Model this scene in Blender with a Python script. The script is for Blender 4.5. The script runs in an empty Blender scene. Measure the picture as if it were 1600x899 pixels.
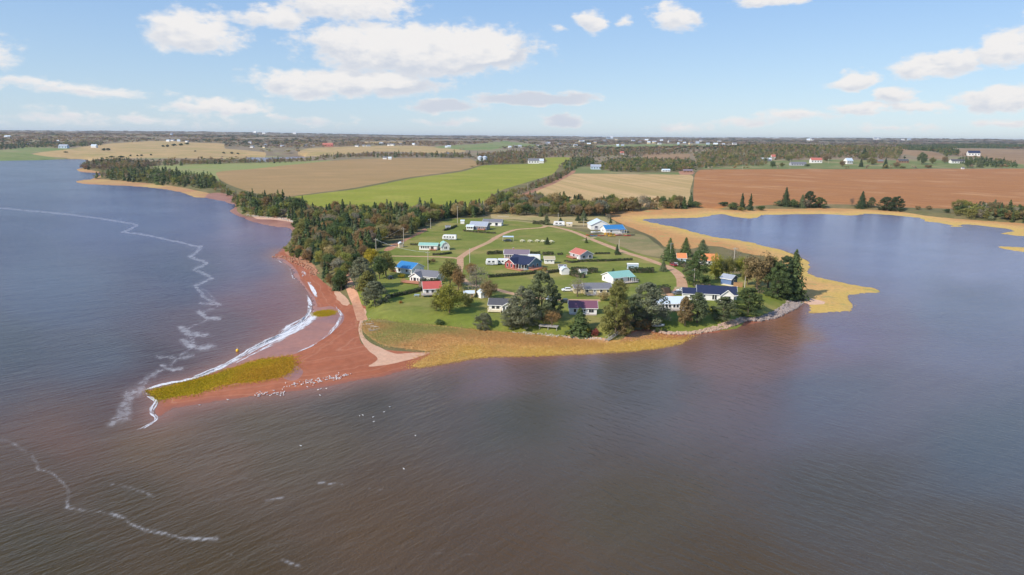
import bpy, bmesh, math, random
import numpy as np
from mathutils import Vector, Matrix, noise as mnoise
from mathutils.geometry import delaunay_2d_cdt

R = math.radians
rnd = random.Random(7)
nrg = np.random.default_rng(11)
scene = bpy.context.scene
COL = scene.collection

# ------------------------------------------------------------------ camera
F = 1067.0; CX, CY = 800.0, 449.5
CAMZ = 62.0
PITCH, ROLL = R(12.35), R(0.52)
_f = np.array([0, math.cos(PITCH), -math.sin(PITCH)])
_u0 = np.array([0, math.sin(PITCH), math.cos(PITCH)])
_x = np.array([1.0, 0, 0])
CR = _x*math.cos(ROLL) + _u0*math.sin(ROLL)
CU = _u0*math.cos(ROLL) - _x*math.sin(ROLL)
CAMP = np.array([0, 0, CAMZ])
cam_d = bpy.data.cameras.new('camera'); cam = bpy.data.objects.new('camera', cam_d); COL.objects.link(cam)
cam_d.sensor_width = 36; cam_d.lens = F/1600*36; cam_d.clip_start = 0.5; cam_d.clip_end = 60000
m = Matrix(((CR[0], CU[0], -_f[0], 0), (CR[1], CU[1], -_f[1], 0), (CR[2], CU[2], -_f[2], CAMZ), (0, 0, 0, 1)))
cam.matrix_world = m
scene.camera = cam

# ------------------------------------------------------------------ light and exposure
scene.view_settings.view_transform = 'Standard'; scene.view_settings.look = 'None'
scene.view_settings.gamma = 1.0; scene.view_settings.exposure = 0.12
scene.cycles.use_denoising = True
scene.cycles.max_bounces = 6; scene.cycles.diffuse_bounces = 2; scene.cycles.glossy_bounces = 3
scene.cycles.transparent_max_bounces = 8; scene.cycles.volume_bounces = 0; scene.cycles.transmission_bounces = 2
SUN_EL, SUN_AZ = R(36), R(-128)      # azimuth from +Y towards +X: behind the camera to the left
sdir = Vector((math.sin(SUN_AZ)*math.cos(SUN_EL), math.cos(SUN_AZ)*math.cos(SUN_EL), math.sin(SUN_EL)))
sl = bpy.data.lights.new('sun', 'SUN'); sl.energy = 5.0; sl.angle = R(0.53); sl.color = (1.0, 0.92, 0.80)
so = bpy.data.objects.new('sun', sl); COL.objects.link(so)
so.rotation_euler = sdir.to_track_quat('Z', 'Y').to_euler(); so.location = (0, 0, 300)

# ------------------------------------------------------------------ projection helpers
def ray(px, py):
    d = _f + CR*((px-CX)/F) + CU*(-(py-CY)/F)
    return d/np.linalg.norm(d)
def P0(px, py, z=0.0):
    d = ray(px, py)
    if d[2] > -0.0008: d[2] = -0.0008
    t = (z-CAMZ)/d[2]
    return CAMP + d*t
def proj(x, y, z):
    dx, dy, dz = x-CAMP[0], y-CAMP[1], z-CAMP[2]
    w = dx*_f[0]+dy*_f[1]+dz*_f[2]
    w = np.where(w < 0.5, 0.5, w)
    return CX+F*(dx*CR[0]+dy*CR[1]+dz*CR[2])/w, CY-F*(dx*CU[0]+dy*CU[1]+dz*CU[2])/w, w
def sst(a, b, x):
    t = np.clip((x-a)/(b-a), 0, 1); return t*t*(3-2*t)

# value noise, vectorised
_perm = np.random.default_rng(5).random((256, 256))
def vnoise(x, y):
    xi = np.floor(x).astype(int); yi = np.floor(y).astype(int); fx = x-xi; fy = y-yi
    fx = fx*fx*(3-2*fx); fy = fy*fy*(3-2*fy)
    g = lambda a, b: _perm[a % 256, b % 256]
    return (g(xi, yi)*(1-fx)+g(xi+1, yi)*fx)*(1-fy)+(g(xi, yi+1)*(1-fx)+g(xi+1, yi+1)*fx)*fy
def fbm(x, y, o=4):
    s = 0; a = .5
    for k in range(o): s = s+a*(vnoise(x+k*17.3, y+k*9.1)-.5); x = x*2.03; y = y*2.03; a *= .5
    return s

# ------------------------------------------------------------------ world: sky and clouds
world = bpy.data.worlds.new('World'); scene.world = world; world.use_nodes = True
wt = world.node_tree; wn, wl = wt.nodes, wt.links
for n in list(wn): wn.remove(n)
def N(tree, t, **k):
    n = tree.nodes.new(t)
    for a, b in k.items(): setattr(n, a, b)
    return n
def mth(tree, op, a, b=None, c=None, clamp=False):
    n = N(tree, 'ShaderNodeMath', operation=op, use_clamp=clamp)
    for i, v in enumerate((a, b, c)):
        if v is None: continue
        if isinstance(v, (int, float)): n.inputs[i].default_value = v
        else: tree.links.new(v, n.inputs[i])
    return n.outputs[0]
def vmt(tree, op, a, b=None, out=0):
    n = N(tree, 'ShaderNodeVectorMath', operation=op)
    for i, v in enumerate((a, b)):
        if v is None: continue
        if isinstance(v, (tuple, list)): n.inputs[i].default_value = v
        else: tree.links.new(v, n.inputs[i])
    return n.outputs[out]
def mixc(tree, fac, a, b, blend='MIX'):
    n = N(tree, 'ShaderNodeMix', data_type='RGBA', blend_type=blend)
    for i, v in ((0, fac), (6, a), (7, b)):
        if isinstance(v, (int, float)): n.inputs[i].default_value = v
        elif isinstance(v, (tuple, list)): n.inputs[i].default_value = (*v[:3], 1)
        else: tree.links.new(v, n.inputs[i])
    return n.outputs[2]
def rampf(tree, fac, lo, hi):
    n = N(tree, 'ShaderNodeMapRange', interpolation_type='SMOOTHSTEP')
    tree.links.new(fac, n.inputs[0]); n.inputs[1].default_value = lo; n.inputs[2].default_value = hi
    return n.outputs[0]

SKY_K = 0.15
sky = N(wt, 'ShaderNodeTexSky'); sky.sky_type = 'NISHITA'; sky.sun_disc = False
sky.sun_elevation = SUN_EL; sky.sun_rotation = SUN_AZ
sky.altitude = 60; sky.air_density = 1.0; sky.dust_density = 0.15; sky.ozone_density = 2.2
tc = N(wt, 'ShaderNodeTexCoord'); sp = N(wt, 'ShaderNodeSeparateXYZ'); wl.new(tc.outputs['Generated'], sp.inputs[0])
az = mth(wt, 'ARCTAN2', sp.outputs[0], sp.outputs[1]); el = mth(wt, 'ARCSINE', sp.outputs[2])
cb = N(wt, 'ShaderNodeCombineXYZ'); wl.new(az, cb.inputs[0]); wl.new(el, cb.inputs[1])
ns1 = N(wt, 'ShaderNodeTexNoise'); ns1.inputs['Scale'].default_value = 1.0; ns1.inputs['Detail'].default_value = 7; ns1.inputs['Roughness'].default_value = 0.6
wl.new(vmt(wt, 'MULTIPLY', cb.outputs[0], (11, 26, 0)), ns1.inputs['Vector'])
ns2 = N(wt, 'ShaderNodeTexNoise'); ns2.inputs['Scale'].default_value = 1.0; ns2.inputs['Detail'].default_value = 4; ns2.inputs['Roughness'].default_value = 0.6
wl.new(vmt(wt, 'MULTIPLY', cb.outputs[0], (38, 70, 3)), ns2.inputs['Vector'])
dist = vmt(wt, 'MULTIPLY', vmt(wt, 'SUBTRACT', ns1.outputs['Color'], (.5, .5, .5)), (.10, .035, 0))
pos = vmt(wt, 'ADD', cb.outputs[0], dist)
CLOUDS = [(305, 46, 80, 34, 1), (255, 30, 30, 12, .7), (432, 26, 62, 22, .8), (540, 8, 110, 26, .9), (660, 78, 190, 44, 1.25), (755, 80, 85, 36, 1.1), (550, 66, 90, 26, 1.05),
          (545, 130, 165, 27, 1.1), (455, 128, 60, 18, 1), (695, 168, 70, 12, .9), (830, 155, 115, 14, 1), (882, 188, 45, 11, .8), (345, 166, 85, 14, .75), (230, 186, 140, 11, .38), (470, 186, 110, 9, .35),
          (120, 140, 140, 10, .5), (90, 185, 120, 13, .38), (925, 32, 30, 19, .9), (985, 33, 17, 11, .45), (1052, 24, 40, 20, .95), (1210, -2, 52, 12, .9), (860, 45, 16, 7, .4),
          (1450, 102, 48, 18, .95), (1500, 90, 46, 16, .9), (1578, 76, 40, 22, 1.0), (1335, 125, 40, 15, .9), (1398, 149, 27, 14, 1), (1340, 171, 58, 11, .75), (1430, 165, 50, 10, .75),
          (1240, 183, 80, 11, .55), (1562, 152, 60, 18, .95), (1055, 197, 65, 9, .42), (1165, 190, 50, 9, .42), (1400, 201, 70, 8, .38), (1570, 193, 70, 10, .5), (700, 190, 70, 7, .4),
          (-260, 60, 170, 50, 1.1), (-420, 150, 200, 30, 1), (1860, 40, 180, 44, 1.1), (1980, 150, 220, 24, 1), (300, -190, 260, 90, 1.1), (1000, -260, 220, 70, 1.1), (1500, -200, 200, 60, 1)]
M = S = None
for (x, y, a, b, k) in CLOUDS:
    d = ray(x, y); caz = math.atan2(d[0], d[1]); cel = math.asin(d[2])
    q = vmt(wt, 'MULTIPLY', vmt(wt, 'SUBTRACT', pos, (caz, cel, 0)), (F/a*.92, F/b*.92, 0))
    ln = vmt(wt, 'LENGTH', q, out=1)
    v = mth(wt, 'MULTIPLY_ADD', ln, -k, k)
    s = mth(wt, 'ADD', v, vmt(wt, 'DOT_PRODUCT', q, (-.12, -.5, 0), out=1))
    M = v if M is None else mth(wt, 'MAXIMUM', M, v)
    S = s if S is None else mth(wt, 'MAXIMUM', S, s)
# generic clouds elsewhere on the sky, outside the directions above
ns3 = N(wt, 'ShaderNodeTexNoise'); ns3.inputs['Scale'].default_value = 1; ns3.inputs['Detail'].default_value = 5
wl.new(vmt(wt, 'MULTIPLY', cb.outputs[0], (3.2, 7.5, 0)), ns3.inputs['Vector'])
outm = rampf(wt, mth(wt, 'ABSOLUTE', az), .95, 1.3)
gen = mth(wt, 'MULTIPLY', mth(wt, 'SUBTRACT', ns3.outputs[0], .55), mth(wt, 'MULTIPLY', outm, 4.0))
M = mth(wt, 'MAXIMUM', M, mth(wt, 'SUBTRACT', gen, mth(wt, 'MULTIPLY', mth(wt, 'SUBTRACT', 1.0, outm), 2.0)))
edge = mth(wt, 'ADD', M, mth(wt, 'MULTIPLY', mth(wt, 'SUBTRACT', ns2.outputs[0], .5), 1.0))
cov = rampf(wt, edge, 0.06, 0.46)
cov = mth(wt, 'MULTIPLY', cov, 0.96)
grey = mth(wt, 'MULTIPLY', rampf(wt, M, .03, .55), rampf(wt, mth(wt, 'ADD', mth(wt, 'SUBTRACT', S, M), mth(wt, 'MULTIPLY', mth(wt, 'SUBTRACT', ns2.outputs[0], .5), 1.1)), -.10, .48))  # cloud shading painted as colour: grey bases under pale tops
ccol = mixc(wt, grey, (5.6, 5.45, 5.35), (3.95, 4.2, 4.7))
# clear sky graded in colour by a painted pale haze, palest low down
low = rampf(wt, mth(wt, 'MULTIPLY', el, -1), -.34, .03)
skyc = mixc(wt, .72, sky.outputs[0], mixc(wt, low, (1.2, 2.5, 5.0), (2.75, 3.75, 4.9)))
above = rampf(wt, el, -.01, .012)
out = mixc(wt, mth(wt, 'MULTIPLY', cov, above), skyc, ccol)
bg = N(wt, 'ShaderNodeBackground'); bg.inputs[1].default_value = SKY_K; wl.new(out, bg.inputs[0])
wo = N(wt, 'ShaderNodeOutputWorld'); wl.new(bg.outputs[0], wo.inputs[0])
world.cycles.sampling_method = 'MANUAL'; world.cycles.sample_map_resolution = 512

# ------------------------------------------------------------------ materials
def srgb(r, g, b):
    f = lambda c: ((c/255)/12.92 if c <= 10 else (((c/255)+.055)/1.055)**2.4)
    return (f(r), f(g), f(b))
MATS = {}
def mat(name):
    m = bpy.data.materials.new(name); m.use_nodes = True; MATS[name] = m
    nt = m.node_tree; b = nt.nodes['Principled BSDF']; return m, nt, b
def tnoise(nt, vec, scale, detail=4, rough=.55, stretch=None, rot=0):
    """noise; with stretch it is drawn out along the ground direction rot (measured from +X)"""
    n = N(nt, 'ShaderNodeTexNoise'); n.inputs['Scale'].default_value = scale; n.inputs['Detail'].default_value = detail; n.inputs['Roughness'].default_value = rough
    if stretch:
        if rot is not None:
            mp = N(nt, 'ShaderNodeMapping'); mp.inputs['Rotation'].default_value = (0, 0, math.pi/2-rot); nt.links.new(vec, mp.inputs[0]); vec = mp.outputs[0]
        vec = vmt(nt, 'MULTIPLY', vec, stretch)
    nt.links.new(vec, n.inputs['Vector']); return n.outputs[0]
def ground(name, c1, c2, c3=None, s1=.05, s2=.6, rough=.95, bump=.3, bscale=2.0, stripes=None, c3s=.012, bdist=.3):
    m, nt, b = mat(name)
    pos = N(nt, 'ShaderNodeNewGeometry').outputs['Position']
    a = rampf(nt, tnoise(nt, pos, s1, 5, .6), .35, .65)
    col = mixc(nt, a, c1, c2)
    if c3: col = mixc(nt, rampf(nt, tnoise(nt, pos, c3s, 4, .6), .48, .68), col, c3)
    f = tnoise(nt, pos, s2, 4, .7)
    col = mixc(nt, 1.0, col, mixc(nt, f, (.62, .62, .62), (1.38, 1.38, 1.38)), 'MULTIPLY')
    if stripes:
        ang, wl_, c4, amt = stripes
        t = tnoise(nt, pos, 1.0/wl_, 3, .6, (1.0, .03, 1), ang)
        col = mixc(nt, mth(nt, 'MULTIPLY', rampf(nt, t, .42, .62), amt), col, c4)
    nt.links.new(col, b.inputs['Base Color']); b.inputs['Roughness'].default_value = rough
    b.inputs['Specular IOR Level'].default_value = .15
    bp = N(nt, 'ShaderNodeBump'); bp.inputs['Strength'].default_value = bump; bp.inputs['Distance'].default_value = bdist
    nt.links.new(tnoise(nt, pos, bscale, 3, .7), bp.inputs['Height']); nt.links.new(bp.outputs[0], b.inputs['Normal'])
    return m
ground('woodland_floor', (.13, .125, .05), (.18, .145, .065), (.25, .18, .09), .08, .5, bump=.5)
ground('lawn', (.140, .172, .028), (.205, .212, .046), (.30, .24, .080), .035, .5, c3s=.026, stripes=(R(25), 2.6, (.11, .13, .022), .22))
ground('cove_sand', (.30, .135, .095), (.36, .17, .11), (.25, .11, .08), .05, .6, rough=.5, bump=.4)
ground('dry_meadow', (.38, .29, .13), (.30, .26, .10), (.44, .33, .16), .05, .7, bump=.5)
ground('scrub', (.27, .21, .10), (.20, .185, .075), (.36, .26, .13), .12, .9, bump=.7)
ground('bright_field', (0.223, 0.244, 0.027), (0.262, 0.269, 0.033), (0.297, 0.286, 0.048), .012, .25, stripes=(R(64), 8, (.276, .248, .042), .45))
ground('pale_green_field', (.24, .27, .085), (.27, .26, .10), None, .012, .2)
ground('corn_field', (.375, .234, .105), (.334, .217, .093), (.405, .250, .112), .01, .3, stripes=(R(12), 7, (.248, .171, .071), .45), bump=.6, bscale=1)
ground('stubble_field', (.523, .336, .161), (.450, .310, .133), (.586, .379, .201), .012, .3, stripes=(R(102), 13, (.366, .267, .105), .75))
ground('ploughed_field', (.400, .178, .063), (.349, .150, .053), (.461, .235, .102), .012, .3, stripes=(R(128), 11, (.308, .131, .053), .6), bump=.6)
ground('tan_field', (.460, .308, .142), (.400, .282, .126), (.340, .264, .102), .006, .05)
ground('far_green_field', (.16, .21, .065), (.21, .23, .085), (.26, .235, .11), .006, .05)
ground('far_brown_field', (.26, .16, .085), (.31, .20, .11), None, .006, .05)
ground('dirt_road', (.45, .26, .155), (.52, .32, .20), (.42, .29, .15), .3, 1.2, bump=.3)
ground('red_track', (.47, .235, .145), (.53, .29, .18), None, .3, 1.2)
ground('shore_grass', (.42, .26, .11), (.44, .22, .12), (.50, .34, .13), .06, .6, bump=.5)
ground('pale_track', (.40, .31, .18), (.34, .28, .14), None, .3, 1.0)
ground('verge', (.13, .17, .05), (.20, .20, .075), (.30, .25, .12), .03, .3)
ground('red_earth', (.38, .18, .105), (.44, .23, .14), (.30, .15, .09), .2, 1.0, bump=.6)
ground('beach', (0.335, 0.106, 0.051), (0.375, 0.128, 0.065), (0.287, 0.086, 0.044), .04, .5, rough=.7, stripes=None, bump=.25)
ground('dry_sand', (.60, .37, .25), (.55, .32, .21), (.64, .42, .30), .15, 1.2, bump=.4)
ground('wet_sand', (.36, .15, .10), (.30, .13, .095), (.25, .12, .11), .09, .5, rough=.42, bump=.25, c3s=.05)
MATS['wet_sand'].node_tree.nodes['Principled BSDF'].inputs['Specular IOR Level'].default_value = .4
ground('algae', (.376, .240, .010), (.20, .135, .012), (.50, .25, .02), .16, .9, bump=1.0, bscale=1.2, c3s=.05)
ground('far_land', (.22, .17, .11), (.26, .19, .12), (.25, .23, .11), .004, .03)

def marsh_mat():
    m, nt, b = mat('marsh')
    pos = N(nt, 'ShaderNodeNewGeometry').outputs['Position']
    at = N(nt, 'ShaderNodeAttribute'); at.attribute_name = 'dw'
    n1 = tnoise(nt, pos, .09, 5, .65); n2 = tnoise(nt, pos, .8, 4, .7)
    d = mth(nt, 'ADD', at.outputs['Fac'], mth(nt, 'MULTIPLY', mth(nt, 'SUBTRACT', n1, .5), 26))
    c = mixc(nt, rampf(nt, d, 4, 14), (.58, .385, .115), (.60, .355, .135))
    c = mixc(nt, rampf(nt, d, 13, 28), c, (.52, .27, .11))
    c = mixc(nt, rampf(nt, n1, .56, .72), c, (.36, .34, .12))
    c = mixc(nt, rampf(nt, tnoise(nt, pos, .05, 4, .6), .58, .75), c, (.46, .31, .16))
    edge = rampf(nt, at.outputs['Fac'], .3, 1.6)
    c = mixc(nt, mth(nt, 'MULTIPLY', rampf(nt, tnoise(nt, pos, .16, 4, .65), .55, .70), .55), c, (.30, .29, .09))
    c = mixc(nt, edge, (.17, .085, .055), c)
    c = mixc(nt, 1.0, c, mixc(nt, n2, (.6, .6, .6), (1.4, 1.4, 1.4)), 'MULTIPLY')
    nt.links.new(c, b.inputs['Base Color']); b.inputs['Roughness'].default_value = .95; b.inputs['Specular IOR Level'].default_value = .1
    bp = N(nt, 'ShaderNodeBump'); bp.inputs['Strength'].default_value = .9; bp.inputs['Distance'].default_value = .5
    nt.links.new(tnoise(nt, pos, 1.2, 4, .7), bp.inputs['Height']); nt.links.new(bp.outputs[0], b.inputs['Normal'])
marsh_mat()

def beach_mat():
    m = MATS['beach']; nt = m.node_tree; b = nt.nodes['Principled BSDF']; at = N(nt, 'ShaderNodeAttribute'); at.attribute_name = 'dw'
    pos = N(nt, 'ShaderNodeNewGeometry').outputs['Position']; src = b.inputs['Base Color'].links[0].from_socket
    low = tnoise(nt, pos, .05, 4, .6); d = mth(nt, 'ADD', at.outputs['Fac'], mth(nt, 'MULTIPLY', low, 9))
    cx = N(nt, 'ShaderNodeCombineXYZ'); nt.links.new(d, cx.inputs[0]); ln = tnoise(nt, cx.outputs[0], .75, 5, .7)
    col = mixc(nt, mth(nt, 'MULTIPLY', rampf(nt, ln, .50, .72), .5), src, (.56, .33, .22)); col = mixc(nt, mth(nt, 'MULTIPLY', rampf(nt, ln, .50, .30), .45), col, (.27, .10, .065))
    wet = rampf(nt, mth(nt, 'MULTIPLY', d, -1), -8.5, -4.0); col = mixc(nt, mth(nt, 'MULTIPLY', wet, .75), col, (.25, .095, .062)); nt.links.new(col, b.inputs['Base Color'])
    nt.links.new(mth(nt, 'MULTIPLY_ADD', wet, -.35, .75), b.inputs['Roughness'])
beach_mat()

def paint(name, c, rough=.6, metal=0, spec=.3, vary=.12, scale=1.5):
    if name in MATS: return MATS[name]
    m, nt, b = mat(name)
    pos = N(nt, 'ShaderNodeTexCoord').outputs['Object']
    n = tnoise(nt, pos, scale, 5, .65)
    col = mixc(nt, 1.0, c, mixc(nt, n, (1-vary,)*3, (1+vary,)*3), 'MULTIPLY')
    nt.links.new(col, b.inputs['Base Color']); b.inputs['Roughness'].default_value = rough
    b.inputs['Metallic'].default_value = metal; b.inputs['Specular IOR Level'].default_value = spec
    return m
def ribbed(name, c, rough=.5, pitch=2.5, axis='X', amt=.25, spec=.4):
    if name in MATS: return MATS[name]
    m, nt, b = mat(name)
    tcn = N(nt, 'ShaderNodeTexCoord'); w = N(nt, 'ShaderNodeTexWave'); w.bands_direction = axis; w.inputs['Scale'].default_value = pitch
    w.inputs['Distortion'].default_value = .2
    nt.links.new(tcn.outputs['Object'], w.inputs['Vector'])
    n = tnoise(nt, tcn.outputs['Object'], .8, 5, .7)
    col = mixc(nt, mth(nt, 'MULTIPLY', w.outputs[1], amt), c, tuple(x*.55 for x in c))
    col = mixc(nt, 1.0, col, mixc(nt, n, (.82,)*3, (1.15,)*3), 'MULTIPLY')
    nt.links.new(col, b.inputs['Base Color']); b.inputs['Roughness'].default_value = rough; b.inputs['Specular IOR Level'].default_value = spec
    return m
WHITE = ribbed('white_siding', (.78, .77, .74), .6, 3, 'Z', .18)
CREAM = ribbed('cream_siding', (.72, .60, .36), .6, 3, 'Z', .18)
GREYW = ribbed('grey_siding', (.42, .42, .47), .6, 3, 'Z', .2)
LAV = ribbed('lavender_siding', (.50, .47, .52), .6, 3, 'Z', .2)
TEAL = ribbed('teal_siding', (.13, .24, .29), .6, 3, 'Z', .2)
REDW = ribbed('red_siding', (.36, .07, .07), .6, 3, 'Z', .2)
BLUEW = ribbed('blue_siding', (.12, .19, .36), .6, 3, 'Z', .2)
PALEB = ribbed('pale_blue_siding', (.45, .55, .66), .6, 3, 'Z', .2)
TAN = ribbed('tan_siding', (.66, .56, .40), .6, 3, 'Z', .2)
TRIM = paint('white_trim', (.82, .81, .79), .5)
GLASS = paint('window_glass', (.03, .035, .045), .12, 0, .6, .3, .4)
RBLUE = ribbed('blue_metal_roof', (.04, .20, .45), .4, 2.2, 'X', .25)
RRED = ribbed('red_roof', (.50, .10, .08), .5, 2.2, 'X', .25)
RRED2 = ribbed('brick_red_roof', (.48, .15, .11), .7, 2.2, 'X', .25)
RORG = ribbed('orange_roof', (.66, .24, .09), .6, 2.2, 'X', .2)
RTEAL = ribbed('green_metal_roof', (.27, .50, .43), .4, 2.2, 'X', .25)
RGRN = ribbed('sage_metal_roof', (.28, .50, .42), .4, 2.2, 'X', .25)
RNAVY = paint('navy_shingles', (.022, .03, .07), .75, 0, .25, .3, 2.5)
RGREY = paint('grey_shingles', (.17, .17, .19), .85, 0, .2, .25, 2.5)
RDARK = paint('charcoal_shingles', (.09, .09, .10), .85, 0, .2, .25, 2.5)
RPURP = paint('brown_shingles', (.20, .16, .19), .85, 0, .2, .25, 2.5)
RBURG = ribbed('burgundy_roof', (.19, .075, .11), .55, 2.2, 'X', .3)
RPALE = ribbed('pale_metal_roof', (.60, .68, .76), .4, 2.2, 'X', .2)
RSILV = ribbed('silver_metal_roof', (.36, .39, .45), .4, 2.2, 'X', .3)
BRICK = paint('red_brick', (.40, .16, .11), .9, 0, .2, .35, 3)
DECK = paint('weathered_deck', (.46, .40, .35), .85, 0, .2, .3, 3)
RDECK = paint('red_stained_deck', (.48, .21, .13), .8, 0, .2, .3, 3)
WOOD = paint('brown_fence_wood', (.42, .24, .12), .85, 0, .2, .3, 3)
GWOOD = paint('grey_wood', (.36, .34, .31), .85, 0, .2, .3, 3)
POLE = paint('pale_pole_wood', (.50, .45, .38), .85, 0, .2, .3, 2)
DARK = paint('dark_metal', (.05, .055, .06), .5)
RUB = paint('black_rubber', (.02, .02, .02), .8)
WPAINT = paint('white_gloss_paint', (.80, .80, .80), .35, 0, .5, .06)
BEIGEP = paint('pale_board', (.72, .62, .42), .7, 0, .3, .15)
YEL = paint('yellow_plastic', (.85, .48, .03), .4)
REDP = paint('red_plastic', (.60, .07, .05), .4)
BLUEP = paint('blue_plastic', (.06, .18, .42), .4)
GREENP = paint('green_paint', (.05, .11, .08), .5)
GALV = ribbed('galvanised_steel', (.50, .55, .60), .4, 1.5, 'Z', .3)
BARK = paint('bark', (.15, .115, .085), .95, 0, .1, .4, 2)
CONC = paint('concrete', (.42, .41, .39), .9)
GULLM = paint('gull_white', (.85, .85, .85), .8)
GULLW = paint('gull_grey_wing', (.42, .43, .45), .8)

def foliage(name, use_obj):
    m, nt, b = mat(name)
    nt.nodes.remove(b)
    outn = nt.nodes['Material Output']
    if use_obj:
        oi = N(nt, 'ShaderNodeObjectInfo'); base = oi.outputs['Color']
    else:
        at0 = N(nt, 'ShaderNodeAttribute'); at0.attribute_name = 'col'; base = at0.outputs['Color']
    at = N(nt, 'ShaderNodeAttribute'); at.attribute_name = 'tint'
    g = mixc(nt, at.outputs['Fac'], (.72, .72, .70), (1.55, 1.5, 1.38))
    col = mixc(nt, 1.0, base, g, 'MULTIPLY')
    df = N(nt, 'ShaderNodeBsdfDiffuse'); tr = N(nt, 'ShaderNodeBsdfTranslucent'); mx = N(nt, 'ShaderNodeMixShader'); mx.inputs[0].default_value = .38
    nt.links.new(col, df.inputs[0]); nt.links.new(col, tr.inputs[0])
    nt.links.new(df.outputs[0], mx.inputs[1]); nt.links.new(tr.outputs[0], mx.inputs[2]); nt.links.new(mx.outputs[0], outn.inputs[0])
    return m
FOL = foliage('foliage', True); FOLC = foliage('foliage_mass', False)

# ------------------------------------------------------------------ object helpers
def tagg(o, label=None, cat=None, group=None, kind=None):
    if label: o['label'] = label
    if cat: o['category'] = cat
    if group: o['group'] = group
    if kind: o['kind'] = kind
    return o
def link(name, me, parent=None, loc=None):
    o = bpy.data.objects.new(name, me); COL.objects.link(o)
    if parent is not None: o.parent = parent
    if loc is not None: o.location = loc
    return o
def empty(name, loc, rz, label, cat, group=None):
    o = bpy.data.objects.new(name, None); COL.objects.link(o); o.location = loc; o.rotation_euler = (0, 0, rz)
    o.empty_display_size = .5
    return tagg(o, label, cat, group)
class MB:
    def __init__(s): s.v = []; s.f = []; s.mi = []; s.mats = []
    def _m(s, m):
        if m not in s.mats: s.mats.append(m)
        return s.mats.index(m)
    def add(s, vs, fs, m, M=None):
        o = len(s.v); k = s._m(m)
        for v in vs:
            v = Vector(v)
            s.v.append(tuple(M @ v) if M is not None else tuple(v))
        for f in fs: s.f.append([i+o for i in f]); s.mi.append(k)
        return s
    def box(s, c, d, m, rz=0, M=None):
        x, y, z = d[0]/2, d[1]/2, d[2]/2; r = Matrix.Translation(c) @ Matrix.Rotation(rz, 4, 'Z')
        if M is not None: r = M @ r
        vs = [(-x, -y, -z), (x, -y, -z), (x, y, -z), (-x, y, -z), (-x, -y, z), (x, -y, z), (x, y, z), (-x, y, z)]
        return s.add(vs, [(0, 3, 2, 1), (4, 5, 6, 7), (0, 1, 5, 4), (1, 2, 6, 5), (2, 3, 7, 6), (3, 0, 4, 7)], m, r)
    def tube(s, pts, rad, m, n=6, cap=True):
        pts = [Vector(p) for p in pts]; rings = []
        for i, p in enumerate(pts):
            t = (pts[min(i+1, len(pts)-1)]-pts[max(i-1, 0)]).normalized()
            a = t.orthogonal().normalized(); b = t.cross(a); r = rad[i] if isinstance(rad, (list, tuple)) else rad
            rings.append([p+(a*math.cos(2*math.pi*k/n)+b*math.sin(2*math.pi*k/n))*r for k in range(n)])
        vs = [v for rg in rings for v in rg]; fs = []
        for i in range(len(rings)-1):
            for k in range(n):
                a, b = i*n+k, i*n+(k+1) % n; fs.append((a, b, b+n, a+n))
        if cap: fs.append(tuple(range(n))[::-1]); fs.append(tuple(range((len(rings)-1)*n, len(rings)*n)))
        return s.add(vs, fs, m)
    def build(s, name, parent=None, loc=None, smooth=False):
        me = bpy.data.meshes.new(name); me.from_pydata(s.v, [], s.f)
        for m in s.mats: me.materials.append(m)
        me.polygons.foreach_set('material_index', s.mi)
        if smooth: me.polygons.foreach_set('use_smooth', [True]*len(s.f))
        me.update()
        return link(name, me, parent, loc)

# ------------------------------------------------------------------ outlines, traced on the photograph and laid out on the ground
COAST = [(-900, 262), (-300, 255), (0, 251.5), (60, 250.5), (100, 249.2), (127, 249), (140, 252), (138, 258), (128, 262.5), (117, 266), (124, 269), (150, 270.5), (164, 270.5), (157, 273.5), (150, 277), (140, 280.5), (128, 281.5),
         (117, 284), (124, 287), (150, 288.7), (175, 290), (200, 291), (220, 292.3), (250, 295.5), (285, 301.5), (300, 308), (325, 310.5), (350, 316), (366, 321.5), (364, 326), (357, 330.5), (375, 340), (400, 349), (432, 355), (452, 357.5),
         (456, 367), (449, 380), (437, 390), (426, 400), (431, 405), (450, 417), (460, 437), (476, 455), (485, 473), (483, 487), (463, 509), (427, 530), (376, 557), (338, 576), (300, 591), (250, 602), (224, 610), (232, 617),
         (243, 627), (235, 643), (243, 655), (257, 650), (272, 641), (312, 634), (362, 626), (400, 621), (450, 615), (512, 606), (555, 597), (600, 590), (637, 580), (700, 569), (755, 560), (812, 558.5), (875, 556), (950, 552.5),
         (1000, 549), (1048, 542), (1076, 533), (1085, 526), (1105, 522.5), (1125, 521), (1152, 515), (1166, 509), (1180, 507), (1207, 500), (1230, 489), (1246, 478), (1250, 473), (1261, 477), (1260, 491), (1280, 490.5), (1310, 489), (1334, 487), (1338, 479), (1330, 469), (1328, 462.5),
         (1350, 460), (1379, 457.5), (1371, 451), (1337, 445), (1300, 437), (1275, 431), (1265, 425), (1270, 415), (1262, 406), (1247, 398.5), (1225, 391), (1200, 385), (1162, 376), (1125, 371), (1095, 365), (1062, 356), (1030, 349.5), (1008, 343.5),
         (1040, 342), (1087, 341), (1112, 337.5), (1130, 335), (1142, 338.5), (1165, 342), (1188, 341), (1190, 337), (1237, 335.5), (1275, 335), (1312, 336), (1322, 339), (1340, 337), (1360, 334.5), (1407, 338), (1435, 341), (1442, 346), (1475, 350), (1482, 355),
         (1505, 355), (1512, 351.5), (1550, 355), (1580, 360), (1560, 364.5), (1600, 370), (1720, 382), (1950, 392), (2500, 396)]
ISLET = [(1553, 385), (1580, 385.5), (1615, 387), (1680, 391), (1680, 399), (1620, 396.5), (1575, 391)]
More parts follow.
